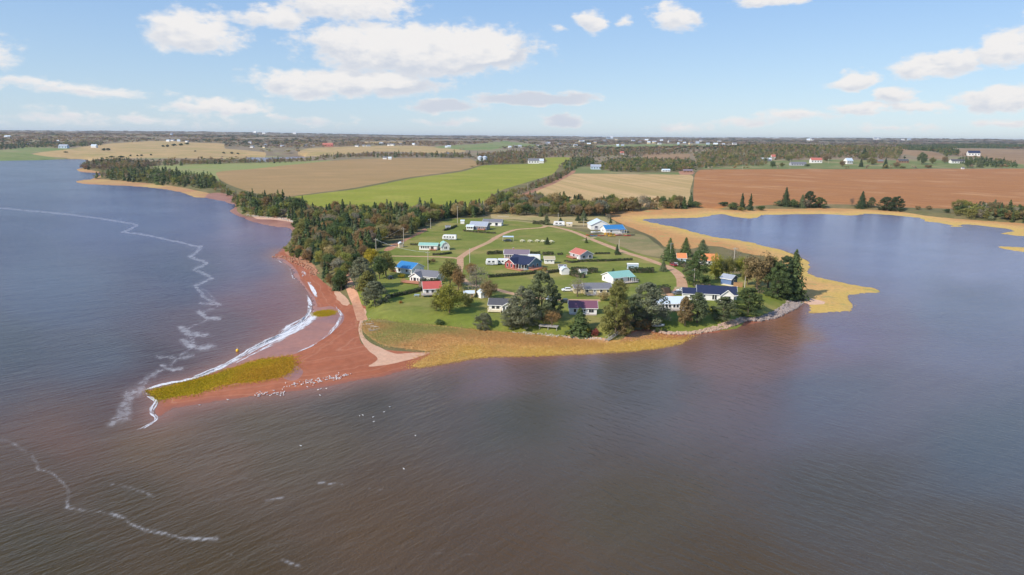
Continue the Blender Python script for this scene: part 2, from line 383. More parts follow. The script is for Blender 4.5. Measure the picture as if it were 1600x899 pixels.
CREEK = [(383, 246.5), (397, 246), (432, 246.5), (475, 244.3), (477, 247), (440, 250.5), (425, 253.3), (402, 254), (388, 250)]

def catmull(pts, closed=True, step=3.5, maxn=60):
    n = len(pts); out = []
    for i in (range(n) if closed else range(n-1)):
        if closed: p = [pts[(i+k) % n] for k in (-1, 0, 1, 2)]
        else: p = [pts[max(i-1, 0)], pts[i], pts[i+1], pts[min(i+2, n-1)]]
        L = math.hypot(p[2][0]-p[1][0], p[2][1]-p[1][1]); k = max(1, min(maxn, int(L/step)))
        la = math.hypot(p[1][0]-p[0][0], p[1][1]-p[0][1])+1e-6; lb = math.hypot(p[3][0]-p[2][0], p[3][1]-p[2][1])+1e-6
        m1 = [(p[2][c]-p[0][c])*min(.5, .5*2*L/(la+L)) for c in (0, 1)]; m2 = [(p[3][c]-p[1][c])*min(.5, .5*2*L/(lb+L)) for c in (0, 1)]
        for j in range(k):
            t = j/k; t2 = t*t; t3 = t2*t
            out.append(tuple((2*t3-3*t2+1)*p[1][c]+(t3-2*t2+t)*m1[c]+(-2*t3+3*t2)*p[2][c]+(t3-t2)*m2[c] for c in (0, 1)))
    if not closed: out.append(pts[-1])
    return out
def jit(pts, amp, seed=0, freq=.12):
    o = []
    for (x, y) in pts:
        a = amp*min(1, max(.12, (y-235)/120))
        o.append((x+a*2.2*2*float(fbm(np.array(x*freq+seed), np.array(y*freq*2), 3)), y+a*2*float(fbm(np.array(x*freq+50+seed), np.array(y*freq*2+9), 3))))
    return o
def rise(x, y):
    D = np.hypot(x, y)
    t = np.clip(D-1750, 0, None)
    side = fbm(x*.00045+3, y*.00045, 4)
    b = 66*(1-np.exp(-t/3800))
    b = b + side*46*sst(1900, 4500, D) + fbm(x*.0016, y*.0016, 3)*10*sst(1800, 2600, D)
    b = b + 24*np.exp(-((x*.919-y*.394)/620)**2-((x*.394+y*.919-2500)/480)**2)
    b = b + 13*sst(-900, -3200, x)*sst(2500, 5500, D) + 18*sst(7500, 10500, D)
    return b
def P1(px, py, z):
    """ground point on upland: constant height near, rising far away"""
    zz = z
    q = P0(px, py, zz)
    for _ in range(9):
        D = math.hypot(q[0], q[1])
        if D < 1600: break
        zn = z+float(rise(np.array(q[0]), np.array(q[1])))
        zz = zz*.5+min(zn, 60.5)*.5; q = P0(px, py, zz)
    return q
coastw = [P0(x, y, 0)[:2] for x, y in jit(catmull(COAST, False), .8, 1)]
coastw = [np.array(c) for c in coastw]
FARX, FARY = 17000., 15000.
LAND = coastw + [np.array((6000., 1200.)), np.array((FARX, 3000.)), np.array((FARX, FARY)), np.array((-FARX, FARY)), np.array((-FARX, 2500.)), np.array((-5000., 1750.))]
ISLw = [P0(x, y, 0)[:2] for x, y in jit(catmull(ISLET), .5, 2)]
CRKw = [P0(x, y, 0)[:2] for x, y in catmull(CREEK)]

def buf(pts, w, px=True, z=2.9, step=6):
    """a strip of w metres along a line of photo points"""
    q = catmull(pts, False, step)
    q = [P1(x, y, z)[:2] for x, y in q]
    L, Rr = [], []
    for i, p in enumerate(q):
        t = q[min(i+1, len(q)-1)]-q[max(i-1, 0)]; t = t/(np.linalg.norm(t)+1e-9); nn = np.array((-t[1], t[0]))
        ww = w if not isinstance(w, (list, tuple)) else w[0]+(w[1]-w[0])*i/(len(q)-1)
        ww = ww*(1+.35*float(fbm(np.array(p[0]*.15), np.array(p[1]*.15), 2)))
        L.append(p+nn*ww/2); Rr.append(p-nn*ww/2)
    return L+Rr[::-1]
REG = []   # (object name, material, low?, outline) -- later entries lie over earlier ones
def reg(name, m, pts, z=2.9, low=False, j=.6, smooth=True):
    q = catmull(pts) if smooth else pts
    REG.append((name, m, low, [P1(x, y, z)[:2] for x, y in jit(q, j, len(REG)*3.7)]))
def road(name, m, pts, w, z=2.9): REG.append((name, m, False, buf(pts, w, z=z)))

reg('lawn', 'lawn', [(545, 478), (560, 440), (566, 420), (585, 398), (606, 384), (640, 371), (668, 358), (700, 344), (740, 341), (780, 342), (830, 347), (856, 351), (900, 360), (945, 376), (990, 394), (1030, 405), (1075, 408), (1130, 425), (1200, 440), (1238, 462), (1246, 470),
     (1236, 478), (1200, 492), (1165, 501), (1100, 516), (1045, 521), (1018, 518), (990, 512), (950, 520), (900, 522), (860, 519), (800, 516), (740, 511), (700, 507), (650, 501), (600, 498), (573, 496), (569, 486)])
reg('dry_meadow', 'dry_meadow', [(768, 333), (830, 338), (900, 340), (950, 340), (962, 350), (935, 352), (870, 352), (845, 347), (800, 343), (768, 342)])
reg('scrub', 'scrub', [(935, 366), (990, 366), (1010, 370), (1035, 390), (1042, 402), (1010, 400), (975, 388), (935, 372)])
reg('dry_bank', 'scrub', [(572, 494), (600, 493), (660, 500), (720, 505), (800, 512), (860, 517), (930, 522), (948, 528), (880, 528), (800, 523), (700, 513), (640, 508), (574, 506)])
reg('salt_marsh', 'marsh', [(570, 505), (600, 506), (650, 507), (700, 511), (737, 516), (800, 521), (850, 525), (887, 528), (937, 531), (965, 531), (1000, 526), (1020, 521), (1060, 524), (1092, 521), (1090, 530), (1050, 545), (1000, 552), (875, 560), (812, 562), (740, 563), (700, 568), (672, 571), (640, 569), (668, 553), (672, 549), (600, 541), (568, 520)], .6, True)
reg('salt_marsh', 'marsh', [(1244, 468), (1226, 440), (1218, 410), (1180, 402), (1140, 392), (1100, 386), (1070, 392), (1042, 388), (1022, 372), (1000, 362), (975, 352), (958, 344), (945, 334), (955, 327), (1010, 328), (1060, 323), (1100, 325), (1140, 329), (1190, 327), (1240, 327), (1300, 326), (1400, 331), (1450, 338), (1500, 343), (1600, 350), (1750, 362), (2100, 372), (2500, 376),
     (2500, 400), (1700, 395), (1550, 372), (1400, 345), (1190, 348), (1100, 346), (1030, 347), (1100, 362), (1200, 382), (1290, 420), (1300, 434), (1390, 457), (1345, 495), (1255, 495)], .6, True)
REG.append(('marsh_islet', 'marsh', True, [np.array(p) for p in ISLw]))
reg('headland_shore', 'shore_grass', [(112, 262), (128, 263), (150, 268), (166, 270), (172, 276), (150, 279), (190, 283), (240, 288), (280, 293), (305, 298), (330, 304), (330, 312), (250, 299), (120, 290), (105, 284), (130, 278), (110, 268)], .5, True, .2)
reg('far_shore', 'dry_meadow', [(-300, 246), (0, 247), (70, 246.5), (130, 246), (142, 247), (142, 251), (100, 252), (0, 254), (-300, 258)], .8, True, .1)
reg('cove_beach', 'cove_sand', [(325, 304), (345, 302), (368, 309), (372, 318), (370, 329), (384, 337), (400, 339.5), (420, 341), (440, 342), (457, 345), (462, 352), (458, 362), (400, 352), (350, 332), (345, 318), (318, 312)], .6, True, .5)
reg('beach', 'beach', [(452, 376), (444, 390), (462, 401), (487, 413), (492, 428), (506, 441), (521, 453), (536, 468), (549, 477), (556, 474), (571, 480), (571, 492), (566, 505), (562, 525), (567, 540), (600, 548), (672, 552), (660, 560), (645, 570), (680, 571), (730, 565), (800, 558), (870, 555.5), (880, 560), (700, 580), (560, 610), (400, 630), (240, 662), (215, 612), (300, 585), (400, 540), (470, 495), (475, 460), (440, 425), (420, 400), (445, 375)], .5, True, .6)
reg('beach', 'beach', [(985, 521), (1010, 515), (1035, 521), (1150, 512), (1168, 500), (1235, 480), (1248, 471), (1262, 476), (1240, 492), (1170, 515), (1100, 526), (1050, 530), (1000, 529)], .4, True, .5)
reg('dry_sand', 'dry_sand', [(569, 482), (573, 488), (568, 500), (566, 518), (573, 532), (592, 543), (617, 552), (640, 551), (672, 549.5), (665, 553), (640, 560), (610, 567), (576, 571), (590, 560), (575, 548), (563, 530), (560, 512), (564, 498)], .7, True, .5)
reg('dry_sand', 'dry_sand', [(522, 454), (529, 453), (538, 462), (547, 473), (543, 477), (533, 473), (525, 463)], .8, True, 1.3)
reg('dry_sand', 'dry_sand', [(1240, 468), (1252, 464), (1265, 465), (1290, 471), (1288, 474), (1262, 474), (1246, 473)], .6, True, .4)
reg('dry_sand', 'dry_sand', [(880, 524.5), (935, 526), (952, 530), (945, 534), (900, 530.5), (882, 528)], .8, True, .5)
reg('dry_sand', 'dry_sand', [(394, 336), (420, 338.5), (443, 340), (458, 344), (461, 350), (452, 347), (430, 343.5), (400, 341)], .8, True, .4)
reg('wet_sand', 'wet_sand', [(478, 492), (484, 478), (498, 480), (520, 480), (538, 497), (522, 520), (492, 540), (458, 556), (408, 561), (330, 583), (240, 608), (215, 608), (300, 586), (370, 555), (427, 526), (463, 505)], .2, True, .7)
reg('wet_sand', 'wet_sand', [(452, 572), (463, 573), (474, 582), (462, 594), (444, 592), (440, 585)], .4, True, .6)
reg('wet_sand', 'wet_sand', [(424, 402), (440, 402), (462, 420), (472, 440), (488, 460), (496, 478), (484, 478), (470, 455), (452, 430), (430, 410)], .2, True, .6)
reg('sandbar_grass', 'algae', [(230, 611), (250, 604), (275, 598), (320, 587), (362, 575), (405, 562), (437, 560), (453, 558), (460, 572), (449, 585), (412, 594), (355, 600), (330, 606), (310, 614), (280, 617), (245, 622)], .5, True, 1.0)
reg('sandbar_grass', 'algae', [(500, 488), (506, 486), (513, 487.5), (511, 490.5), (502, 490.5)], .5, True, .4)
reg('red_bank', 'red_earth', [(444, 391), (456, 390), (470, 399), (489, 410), (496, 424), (490, 428), (484, 414), (462, 403)], 1.5, False, .5)
reg('red_bank', 'red_earth', [(600, 392), (612, 382), (625, 377), (640, 371), (655, 363), (664, 357), (668, 361), (650, 369), (636, 376), (622, 384), (610, 392)])
reg('red_bank', 'red_earth', [(968, 530), (985, 519), (1003, 512), (1022, 517), (1024, 522), (1000, 526)], 1.5, False)
# fields
reg('pale_green_field', 'pale_green_field', [(226, 263), (255, 258.5), (395, 255), (519, 251.5), (420, 266), (345, 276), (340, 288), (300, 277), (270, 268)], j=.2)
reg('corn_field', 'corn_field', [(338, 270), (399, 264), (519, 251.5), (600, 248), (733, 248.5), (745, 254), (752, 258), (720, 267), (652, 276), (618, 282), (551, 295), (500, 301.5), (453, 308.5), (430, 310), (374, 295), (345, 282)], j=.2)
road('field_margin', 'woodland_floor', [(755, 258), (720, 267), (652, 276.3), (618, 282.3), (551, 295.3), (500, 301.8), (450, 309)], 7)
reg('bright_green_field', 'bright_field', [(753, 259.5), (772, 258), (851, 255), (850, 247.5), (893, 247), (877, 258), (862, 273), (824, 285), (784, 298), (762, 312), (745, 328), (690, 333), (600, 331), (500, 324), (453, 310.5), (500, 303), (551, 297), (618, 284), (652, 278), (720, 269)], j=.15)
reg('stubble_field', 'stubble_field', [(897, 272), (1000, 273), (1081, 274.5), (1078, 300), (1079, 319), (1000, 323), (900, 323), (826, 315), (838, 300), (865, 287), (885, 278)], j=.2)
reg('ploughed_field', 'ploughed_field', [(1086, 273), (1096, 266), (1300, 265), (1600, 264), (1900, 264), (2300, 266), (2300, 345), (1900, 338), (1600, 331), (1487, 327), (1419, 325), (1327, 320), (1250, 320), (1203, 321), (1135, 323.5), (1098, 321), (1084, 316)], j=.2)
reg('roadside_grass', 'verge', [(1096, 264.5), (1110, 258), (1200, 252), (1300, 250), (1420, 251), (1500, 250), (1560, 254), (1700, 256), (2300, 258), (2300, 265), (1600, 263.3), (1300, 264.3)], j=.1)
reg('roadside_grass', 'verge', [(893, 271), (905, 262), (925, 262), (970, 270), (1080, 270), (1082, 273.5), (1000, 272.3), (905, 271.5)], j=.1)
reg('farm_yard', 'red_earth', [(1060, 268.5), (1078, 267), (1086, 270), (1082, 273), (1062, 273)], j=.1)
reg('far_field', 'tan_field', [(49, 241), (160, 226), (205, 222.5), (260, 220.5), (300, 223), (350, 225), (351, 232), (382, 235), (416, 239), (400, 245), (330, 247.5), (250, 247.5), (135, 246), (100, 243)], j=.1)
reg('far_field', 'far_green_field', [(-200, 236), (0, 235), (42, 230.5), (95, 232), (128, 231.5), (49, 240), (90, 243), (135, 245), (0, 247), (-200, 247)], j=.1)
reg('far_field', 'tan_field', [(465, 239), (483, 232), (594, 228), (669, 229), (728, 236), (700, 240), (600, 237), (540, 241), (500, 242)], j=.1)
reg('far_field', 'far_green_field', [(679, 230), (750, 225), (787, 221.5), (825, 225), (855, 229), (790, 231), (765, 235), (732, 235)], j=.1)
reg('far_field', 'far_green_field', [(925, 228), (1020, 225.5), (1120, 227), (1080, 231), (930, 231)], j=.1)
reg('far_field', 'far_brown_field', [(1003, 241.5), (1078, 241), (1076, 248), (1040, 250), (1005, 247.5)], j=.1)
reg('far_field', 'far_brown_field', [(1400, 233), (1430, 234), (1465, 240), (1480, 249), (1440, 246.5), (1408, 241)], j=.1)
reg('far_field', 'far_brown_field', [(1478, 233), (1600, 234), (1800, 236), (1800, 258), (1600, 257), (1545, 249), (1490, 241)], j=.1)
reg('far_field', 'far_green_field', [(1280, 226.5), (1330, 230), (1325, 233), (1275, 231)], j=.1)
reg('far_field', 'tan_field', [(560, 222), (620, 221.5), (640, 223.5), (570, 224)], j=.05)
reg('far_field', 'far_brown_field', [(510, 223), (520, 222.5), (523, 230), (508, 230)], j=.05)
# tracks
road('dirt_road', 'dirt_road', [(612, 400.5), (650, 401), (688, 402), (719, 404.5)], 2.8)
road('dirt_road', 'dirt_road', [(716, 405.5), (736, 391.5), (763, 379.5), (779, 369.5), (803, 360), (830, 357.5), (848, 356), (856, 353)], 3.4)
road('dirt_road', 'dirt_road', [(852, 353), (875, 357), (896, 363), (920, 373), (950, 385), (980, 396.5), (1005, 404), (1029, 413), (1043, 418), (1057, 427), (1065, 438), (1066, 449), (1059, 456), (1040, 463)], [3.4, 4.6])
road('dirt_road', 'dirt_road', [(719, 403), (719, 415), (717, 430), (732, 444), (775, 453), (803, 460), (840, 466.5), (870, 469), (890, 470), (938, 470.5)], 3.2)
road('beach_track', 'red_track', [(540, 424), (543, 437), (549, 450), (556, 464), (562, 480), (566, 492)], [3, 3.6])
road('dirt_track', 'pale_track', [(852, 354), (847, 351), (830, 348), (800, 345), (777, 343), (768, 341)], 2.2)
road('dirt_track', 'pale_track', [(856, 353), (880, 355), (905, 356), (930, 358)], 2.4)
road('farm_lane', 'red_earth', [(897, 267), (893, 271), (880, 278), (862, 287.5), (838, 297), (815, 306), (800, 312)], 8)
road('driveway', 'pale_track', [(1060, 449), (1070, 456), (1078, 461)], 4)
road('driveway', 'pale_track', [(912, 376.5), (930, 371), (945, 367.5)], 3.2)

# dense arrays for the distance tests
def segs(poly, closed=True):
    a = np.array(poly); b = np.roll(a, -1, axis=0)
    if not closed: a, b = a[:-1], b[:-1]
    return a, b
def dist_to(q, A, B):
    out = np.full(len(q), 1e9)
    for s in range(0, len(q), 4000):
        p = q[s:s+4000][:, None, :]; ab = (B-A)[None]; t = np.clip(((p-A[None])*ab).sum(2)/np.maximum((ab**2).sum(2), 1e-9), 0, 1)
        out[s:s+4000] = np.sqrt((((A[None]+ab*t[..., None])-p)**2).sum(2)).min(1)
    return out
def inside(q, poly):
    a = np.array(poly); b = np.roll(a, -1, axis=0); r = np.zeros(len(q), bool)
    k = np.where((q[:, 0] >= a[:, 0].min()) & (q[:, 0] <= a[:, 0].max()) & (q[:, 1] >= a[:, 1].min()) & (q[:, 1] <= a[:, 1].max()))[0]
    for s in range(0, len(k), 20000):
        kk = k[s:s+20000]; x, y = q[kk, 0][:, None], q[kk, 1][:, None]
        c = ((a[:, 1] > y) != (b[:, 1] > y)) & (x < (b[:, 0]-a[:, 0])*(y-a[:, 1])/(b[:, 1]-a[:, 1]+1e-12)+a[:, 0])
        r[kk] = c.sum(1) % 2 == 1
    return r
cA, cB = segs(coastw, False)
iA, iB = segs(ISLw); kA, kB = segs(CRKw)
WA = np.vstack([cA, iA, kA]); WB = np.vstack([cB, iB, kB])
LOWS = [np.array(r[3]) for r in REG if r[2]]
lA = np.vstack([segs(p)[0] for p in LOWS]); lB = np.vstack([segs(p)[1] for p in LOWS])
def height(q):
    """height of the land at points q (n x 2); also the distance to the water"""
    q = np.atleast_2d(q); dw = np.full(len(q), 400.)
    nr = np.hypot(q[:, 0], q[:, 1]) < 2300
    inl = inside(q, LAND) | inside(q, ISLw); ink = inside(q, CRKw)
    if nr.any(): dw[nr] = dist_to(q[nr], WA, WB)
    low = np.zeros(len(q), bool)
    for p in LOWS: low |= inside(q, p)
    dl = np.full(len(q), 400.)
    if nr.any(): dl[nr] = dist_to(q[nr], lA, lB)
    dl = np.where(low, 0, dl)
    hl = np.minimum(-.04+dw*.045, .85)
    h = hl+2.3*sst(0, 7, dl)*sst(0, 4.5, dw)
    h = h+rise(q[:, 0], q[:, 1])*sst(0, 160, dw)+fbm(q[:, 0]*.012, q[:, 1]*.012, 3)*.7*sst(5, 40, dw)*sst(0, 20, dl)
    h = np.maximum(h, np.minimum(-.04+dw*.03, .5)); h = np.where(inl & ~ink, h, -.15)
    return h, dw
def SC(p):  # photo pixels per metre at point p
    return F/float(proj(p[0], p[1], p[2])[2])

# ------------------------------------------------------------------ the land: one triangulation, split by outline
pts = []; faces = []
def addpoly(poly):
    o = len(pts); pts.extend([Vector((float(p[0]), float(p[1]))) for p in poly]); faces.append(list(range(o, o+len(poly))))
addpoly(LAND); addpoly(ISLw); addpoly(CRKw)
for r in REG: addpoly(r[3])
free = []
for py in list(np.arange(222, 300, 2.2))+list(np.arange(300, 672, 3.6)):
    for px in np.arange(-700, 2300, 7.5 if py > 245 else 10):
        if (px < -60 or px > 1660) and rnd.random() < .8: continue
        q = P1(px+rnd.uniform(-2, 2), py+rnd.uniform(-.8, .8), 1.5); free.append(q[:2])
for D in np.geomspace(2200, 14500, 60):
    for a in np.linspace(-52, 52, 150):
        free.append(np.array((D*math.sin(R(a))*rnd.uniform(.995, 1.005), D*math.cos(R(a))*rnd.uniform(.995, 1.005))))
fr = np.array(free); fr = fr[(inside(fr, LAND) | inside(fr, ISLw))]
o = len(pts); pts.extend([Vector(p) for p in fr.tolist()])
cv, ce, cf, ov, oe, of = delaunay_2d_cdt(pts, [], faces, 0, 1e-3, True)
V2 = np.array([tuple(v) for v in cv]); Hh, DW = height(V2)
T = np.array([f for f in cf]); TC = V2[T].mean(1)
own = np.where(inside(TC, LAND) | inside(TC, ISLw), 0, -1)
for i, r in enumerate(REG): own = np.where((own >= 0) & inside(TC, r[3]), i+3, own)
own = np.where(inside(TC, CRKw), -1, own)
from mathutils.bvhtree import BVHTree
LB = BVHTree.FromPolygons([tuple(v) for v in np.column_stack([V2, Hh]).tolist()], [tuple(t) for t in T[own >= 0].tolist()])
def zat(x, y):
    r = LB.ray_cast(Vector((x, y, 500)), Vector((0, 0, -1))); return max(r[0].z, 0) if r[0] else 0.
def G(px, py):
    """the point of the land seen at a photo pixel"""
    r = LB.ray_cast(Vector(CAMP.tolist()), Vector(ray(px, py).tolist()))
    if r[0] is None: q = P0(px, py, 0); return Vector((q[0], q[1], 0))
    return Vector((r[0].x, r[0].y, max(r[0].z, 0)))
def submesh(name, tris, m, **tags):
    ids, inv = np.unique(tris, return_inverse=True); inv = inv.reshape(-1, 3)
    me = bpy.data.meshes.new(name)
    P = np.column_stack([V2[ids], Hh[ids]])
    me.from_pydata(P.tolist(), [], inv.tolist()); me.materials.append(MATS[m])
    at = me.attributes.new('dw', 'FLOAT', 'POINT'); at.data.foreach_set('value', DW[ids].astype(np.float32))
    me.polygons.foreach_set('use_smooth', [True]*len(inv)); me.update()
    ob = link(name, me); tagg(ob, **tags); return ob
base = T[own == 0]
cen = V2[base].mean(1); near = np.hypot(cen[:, 0], cen[:, 1]) < 1750
submesh('ground', base[near], 'woodland_floor', kind='structure')
submesh('hills', base[~near], 'far_land', kind='structure')
merge = {}
for i, r in enumerate(REG):
    merge.setdefault((r[0], r[1]), []).append(i+3)
for (nm, mm), ids in merge.items():
    sel = T[np.isin(own, ids)]
    if len(sel): submesh(nm, sel, mm, kind='structure')

# ------------------------------------------------------------------ water
def water():
    azs = np.radians(np.concatenate([np.linspace(-180, -46, 28)[:-1], np.linspace(-46, 46, 760), np.linspace(46, 180, 28)[1:]]))
    ds = np.concatenate([[2, 25, 50], np.geomspace(66, 1900, 470), np.geomspace(2000, 16000, 12)])
    A, D = np.meshgrid(azs, ds); X = (D*np.sin(A)).ravel(); Y = (D*np.cos(A)).ravel(); n = len(X)
    PX, PY, W = proj(X, Y, np.zeros(n)); PX = np.where(Y < 10, 800, PX); PY = np.where(Y < 10, 1400, PY)
    PX = np.clip(PX, -400, 2000); PY = np.clip(PY, 210, 1100)
    # sediment colour with reflected sky fitted into it: silt, by place
    K = [(60, 260, 0.008, 0.008, 0.0429), (0, 330, 0.008, 0.008, 0.0552), (200, 330, 0.0172, 0.0243, 0.1017), (330, 340, 0.008, 0.0186, 0.1094), (430, 365, 0.1638, 0.0959, 0.1496), (400, 410, 0.06, 0.0538, 0.1149), (455, 470, 0.1615, 0.059, 0.0651), (300, 420, 0.023, 0.0306, 0.0719), (100, 450, 0.0591, 0.0684, 0.1059), (0, 540, 0.0406, 0.0418, 0.0456), (150, 560, 0.0569, 0.0551, 0.0653), (350, 520, 0.0759, 0.0364, 0.0404), (430, 500, 0.1293, 0.0349, 0.032), (250, 580, 0.0341, 0.008, 0.008), (190, 640, 0.0732, 0.0288, 0.0129), (100, 680, 0.1124, 0.0495, 0.0178), (40, 740, 0.0806, 0.0411, 0.0101), (230, 690, 0.1174, 0.0632, 0.0182), (330, 720, 0.0991, 0.0585, 0.0271), (200, 790, 0.0632, 0.0367, 0.0083), (60, 850, 0.0578, 0.0373, 0.008), (330, 860, 0.0623, 0.0368, 0.0093), (400, 650, 0.0746, 0.0487, 0.0148), (500, 700, 0.0813, 0.0533, 0.0228), (650, 620, 0.0773, 0.0576, 0.0391), (800, 650, 0.0636, 0.0535, 0.0328), (600, 800, 0.0864, 0.0477, 0.0162), (800, 860, 0.0808, 0.0473, 0.0206), (1000, 800, 0.0728, 0.0507, 0.0231), (1150, 890, 0.0682, 0.0426, 0.017), (1300, 780, 0.0606, 0.0494, 0.0369), (1500, 850, 0.0684, 0.0532, 0.0365), (1550, 700, 0.0681, 0.0757, 0.0845), (1300, 620, 0.0848, 0.0824, 0.0985), (1000, 600, 0.0851, 0.0806, 0.0791), (750, 585, 0.1323, 0.0859, 0.0792), (560, 610, 0.0483, 0.0396, 0.0194), (1150, 540, 0.188, 0.1175, 0.1034), (1230, 510, 0.2204, 0.0888, 0.0182), (1160, 525, 0.085, 0.0277, 0.008), (1300, 520, 0.1256, 0.1013, 0.1554), (1500, 480, 0.1129, 0.124, 0.1714), (1400, 400, 0.1468, 0.1582, 0.2463), (1200, 350, 0.1469, 0.1552, 0.2485), (1550, 400, 0.1735, 0.1801, 0.2602), (1100, 350, 0.1101, 0.1128, 0.2049)]
    Kp = np.array([(k[0]/1.35, k[1]*1.25) for k in K]); Kc = np.array([k[2:] for k in K])
    C = np.zeros((n, 3)); Wt = np.zeros(n)
    wx = PX+60*fbm(PX*.012, PY*.03, 4)*1.5; wy = PY+30*fbm(PX*.01+9, PY*.03+4, 4)
    for (kx, ky), c in zip(Kp, Kc):
        w = 1/((wx/1.35-kx)**2+(wy*1.25-ky)**2+900)**1.7
        C += w[:, None]*c; Wt += w
    C /= Wt[:, None]
    nrw = np.where((PY > 330) & (PY < 720) & (PX > 150) & (PX < 1300))[0]; i0 = [i for i, c in enumerate(coastw)]
    cp = proj(np.array(coastw)[:, 0], np.array(coastw)[:, 1], np.zeros(len(coastw))); kk = np.where((cp[0] > 200) & (cp[0] < 1290) & (cp[1] > 388) & (np.array(coastw)[:, 1] < 420))[0][:-1]
    cw = np.array(coastw); dsh = dist_to(np.column_stack([X[nrw], Y[nrw]]), cw[kk], cw[kk+1])
    lee = (1-.45*sst(850, 960, PX[nrw]))*sst(150, 260, PX[nrw])*sst(330, 380, PY[nrw])*(1-sst(1230, 1300, PX[nrw]))*(1-sst(690, 720, PY[nrw])); f = (np.exp(-dsh/5.5)*.8*lee)[:, None]; C[nrw] = C[nrw]*(1-f)+np.array((.26, .115, .075))*f
    # foam
    foam = np.zeros(n)
    nz = vnoise(PX*.55, PY*1.3)*.5+vnoise(PX*.2, PY*.5)*.5
    def line(p, w0, k, rag=1.0):
        nonlocal foam
        p = np.array(catmull(p, False, 12), float)
        sel = np.where((PX > p[:, 0].min()-30) & (PX < p[:, 0].max()+30) & (PY > p[:, 1].min()-20) & (PY < p[:, 1].max()+20))[0]
        if not len(sel): return
        q = np.column_stack([PX[sel]+rag*9*2*fbm(PX[sel]*.06, PY[sel]*.12, 3), (PY[sel]+rag*4*2*fbm(PX[sel]*.06+7, PY[sel]*.12, 3))*1.6])
        pp = p*np.array((1, 1.6)); d = dist_to(q, pp[:-1], pp[1:])
        foam[sel] = np.maximum(foam[sel], k*sst(w0, 0, d*(.7+.6*nz[sel])))
    line([(-60, 321), (0, 325), (60, 331), (120, 337), (175, 345), (215, 352.5), (193, 362)], 5, .55, .3)
    line([(190, 363), (230, 368), (270, 377), (313, 386)], 4.5, .6, .3)
    line([(313, 386), (306, 394), (293, 400), (323, 412), (303, 422), (332, 434), (308, 446), (314, 462), (343, 476)], 7, .55, .7)
    line([(343, 477), (322, 486), (314, 492), (326, 498), (300, 508), (290, 516), (312, 523), (290, 534), (306, 541), (280, 556), (270, 566), (262, 574), (240, 588)], 5, .42, .8)
    line([(293, 401), (322, 411)], 5, .6, .3); line([(306, 424), (331, 434)], 4, .5, .3); line([(318, 452), (345, 477)], 4, .4, .4)
    line([(312, 474), (346, 476)], 5, .6, .3); line([(312, 488), (325, 498), (344, 498)], 9, .6, .6)
    line([(283, 512), (298, 522), (321, 523)], 12, .6, .7); line([(285, 534), (308, 543), (332, 541)], 13, .64, .7); line([(296, 520), (300, 540)], 8, .5, .6)
    line([(248, 557), (275, 560), (300, 556)], 7, .5, .9); line([(255, 572), (270, 578), (285, 577)], 10, .6, .7); line([(250, 580), (232, 592), (222, 606)], 9, .42, 1)
    line([(222, 606), (205, 618), (198, 634), (196, 650), (178, 660)], 20, .5, 1.2); line([(240, 590), (215, 600)], 6, .5, .8)
    line([(0, 346), (60, 361), (80, 373), (95, 395), (90, 420)], 5, .25, .5)
    line([(50, 712), (60, 733), (76, 738), (99, 754), (108, 775), (104, 792), (128, 797), (165, 800)], 6, .38, .4); line([(104, 793), (128, 797)], 7, .55, .4)
    line([(172, 802), (190, 808), (215, 824), (250, 833), (290, 842), (338, 842)], 7.5, .55, .5); line([(300, 843), (338, 842)], 7, .6, .3)
    line([(497, 754), (533, 757)], 4, .6, .2); line([(175, 757), (205, 762), (240, 775)], 6, .35, .8); line([(330, 782), (362, 774)], 4, .3, .7); line([(414, 783), (442, 778)], 5, .4, .4); line([(440, 876), (470, 886)], 6, .5, .5)
    line([(-20, 686), (12, 690), (38, 706)], 8, .3, .8); line([(370, 748), (440, 752), (470, 758)], 4, .2, .8); line([(560, 762), (600, 766)], 3, .3, .4)
    line([(350, 862), (365, 868)], 4, .25, .5); line([(410, 850), (440, 852)], 3, .25, .5); line([(620, 862), (760, 868)], 4, .16, .5)
    me = bpy.data.meshes.new('water'); nr_, nc = A.shape
    me.vertices.add(n); me.vertices.foreach_set('co', np.column_stack([X, Y, np.zeros(n)]).ravel())
    i, j = np.meshgrid(np.arange(nr_-1), np.arange(nc-1), indexing='ij'); a = (i*nc+j).ravel()
    q = np.column_stack([a, a+1, a+nc+1, a+nc]); nf = len(q)
    me.loops.add(nf*4); me.loops.foreach_set('vertex_index', q.ravel()); me.polygons.add(nf)
    me.polygons.foreach_set('loop_start', np.arange(nf)*4); me.polygons.foreach_set('use_smooth', [True]*nf)
    at = me.attributes.new('water_tint', 'FLOAT_COLOR', 'POINT'); at.data.foreach_set('color', np.column_stack([C, np.ones(n)]).astype(np.float32).ravel())
    at = me.attributes.new('foam', 'FLOAT', 'POINT'); at.data.foreach_set('value', foam.astype(np.float32))
    me.update(calc_edges=True); me.validate()
    m, nt, b = mat('water')
    pos = N(nt, 'ShaderNodeNewGeometry').outputs['Position']
    si = N(nt, 'ShaderNodeAttribute'); si.attribute_name = 'water_tint'; fo = N(nt, 'ShaderNodeAttribute'); fo.attribute_name = 'foam'
    fn = tnoise(nt, pos, .42, 8, .78)
    fm = mth(nt, 'MULTIPLY', rampf(nt, mth(nt, 'MULTIPLY', fo.outputs['Fac'], mth(nt, 'MULTIPLY_ADD', rampf(nt, fn, .28, .72), 1.35, .2)), .03, 1.15), .8)
    var = tnoise(nt, pos, .03, 4, .6)
    sc = mixc(nt, 1.0, si.outputs['Color'], mixc(nt, var, (.82, .82, .82), (1.18, 1.18, 1.18)), 'MULTIPLY')
    nt.links.new(mixc(nt, fm, sc, (.62, .62, .64)), b.inputs['Base Color'])
    b.inputs['IOR'].default_value = 1.33
    nt.links.new(mth(nt, 'MULTIPLY_ADD', fm, .5, .19), b.inputs['Roughness'])
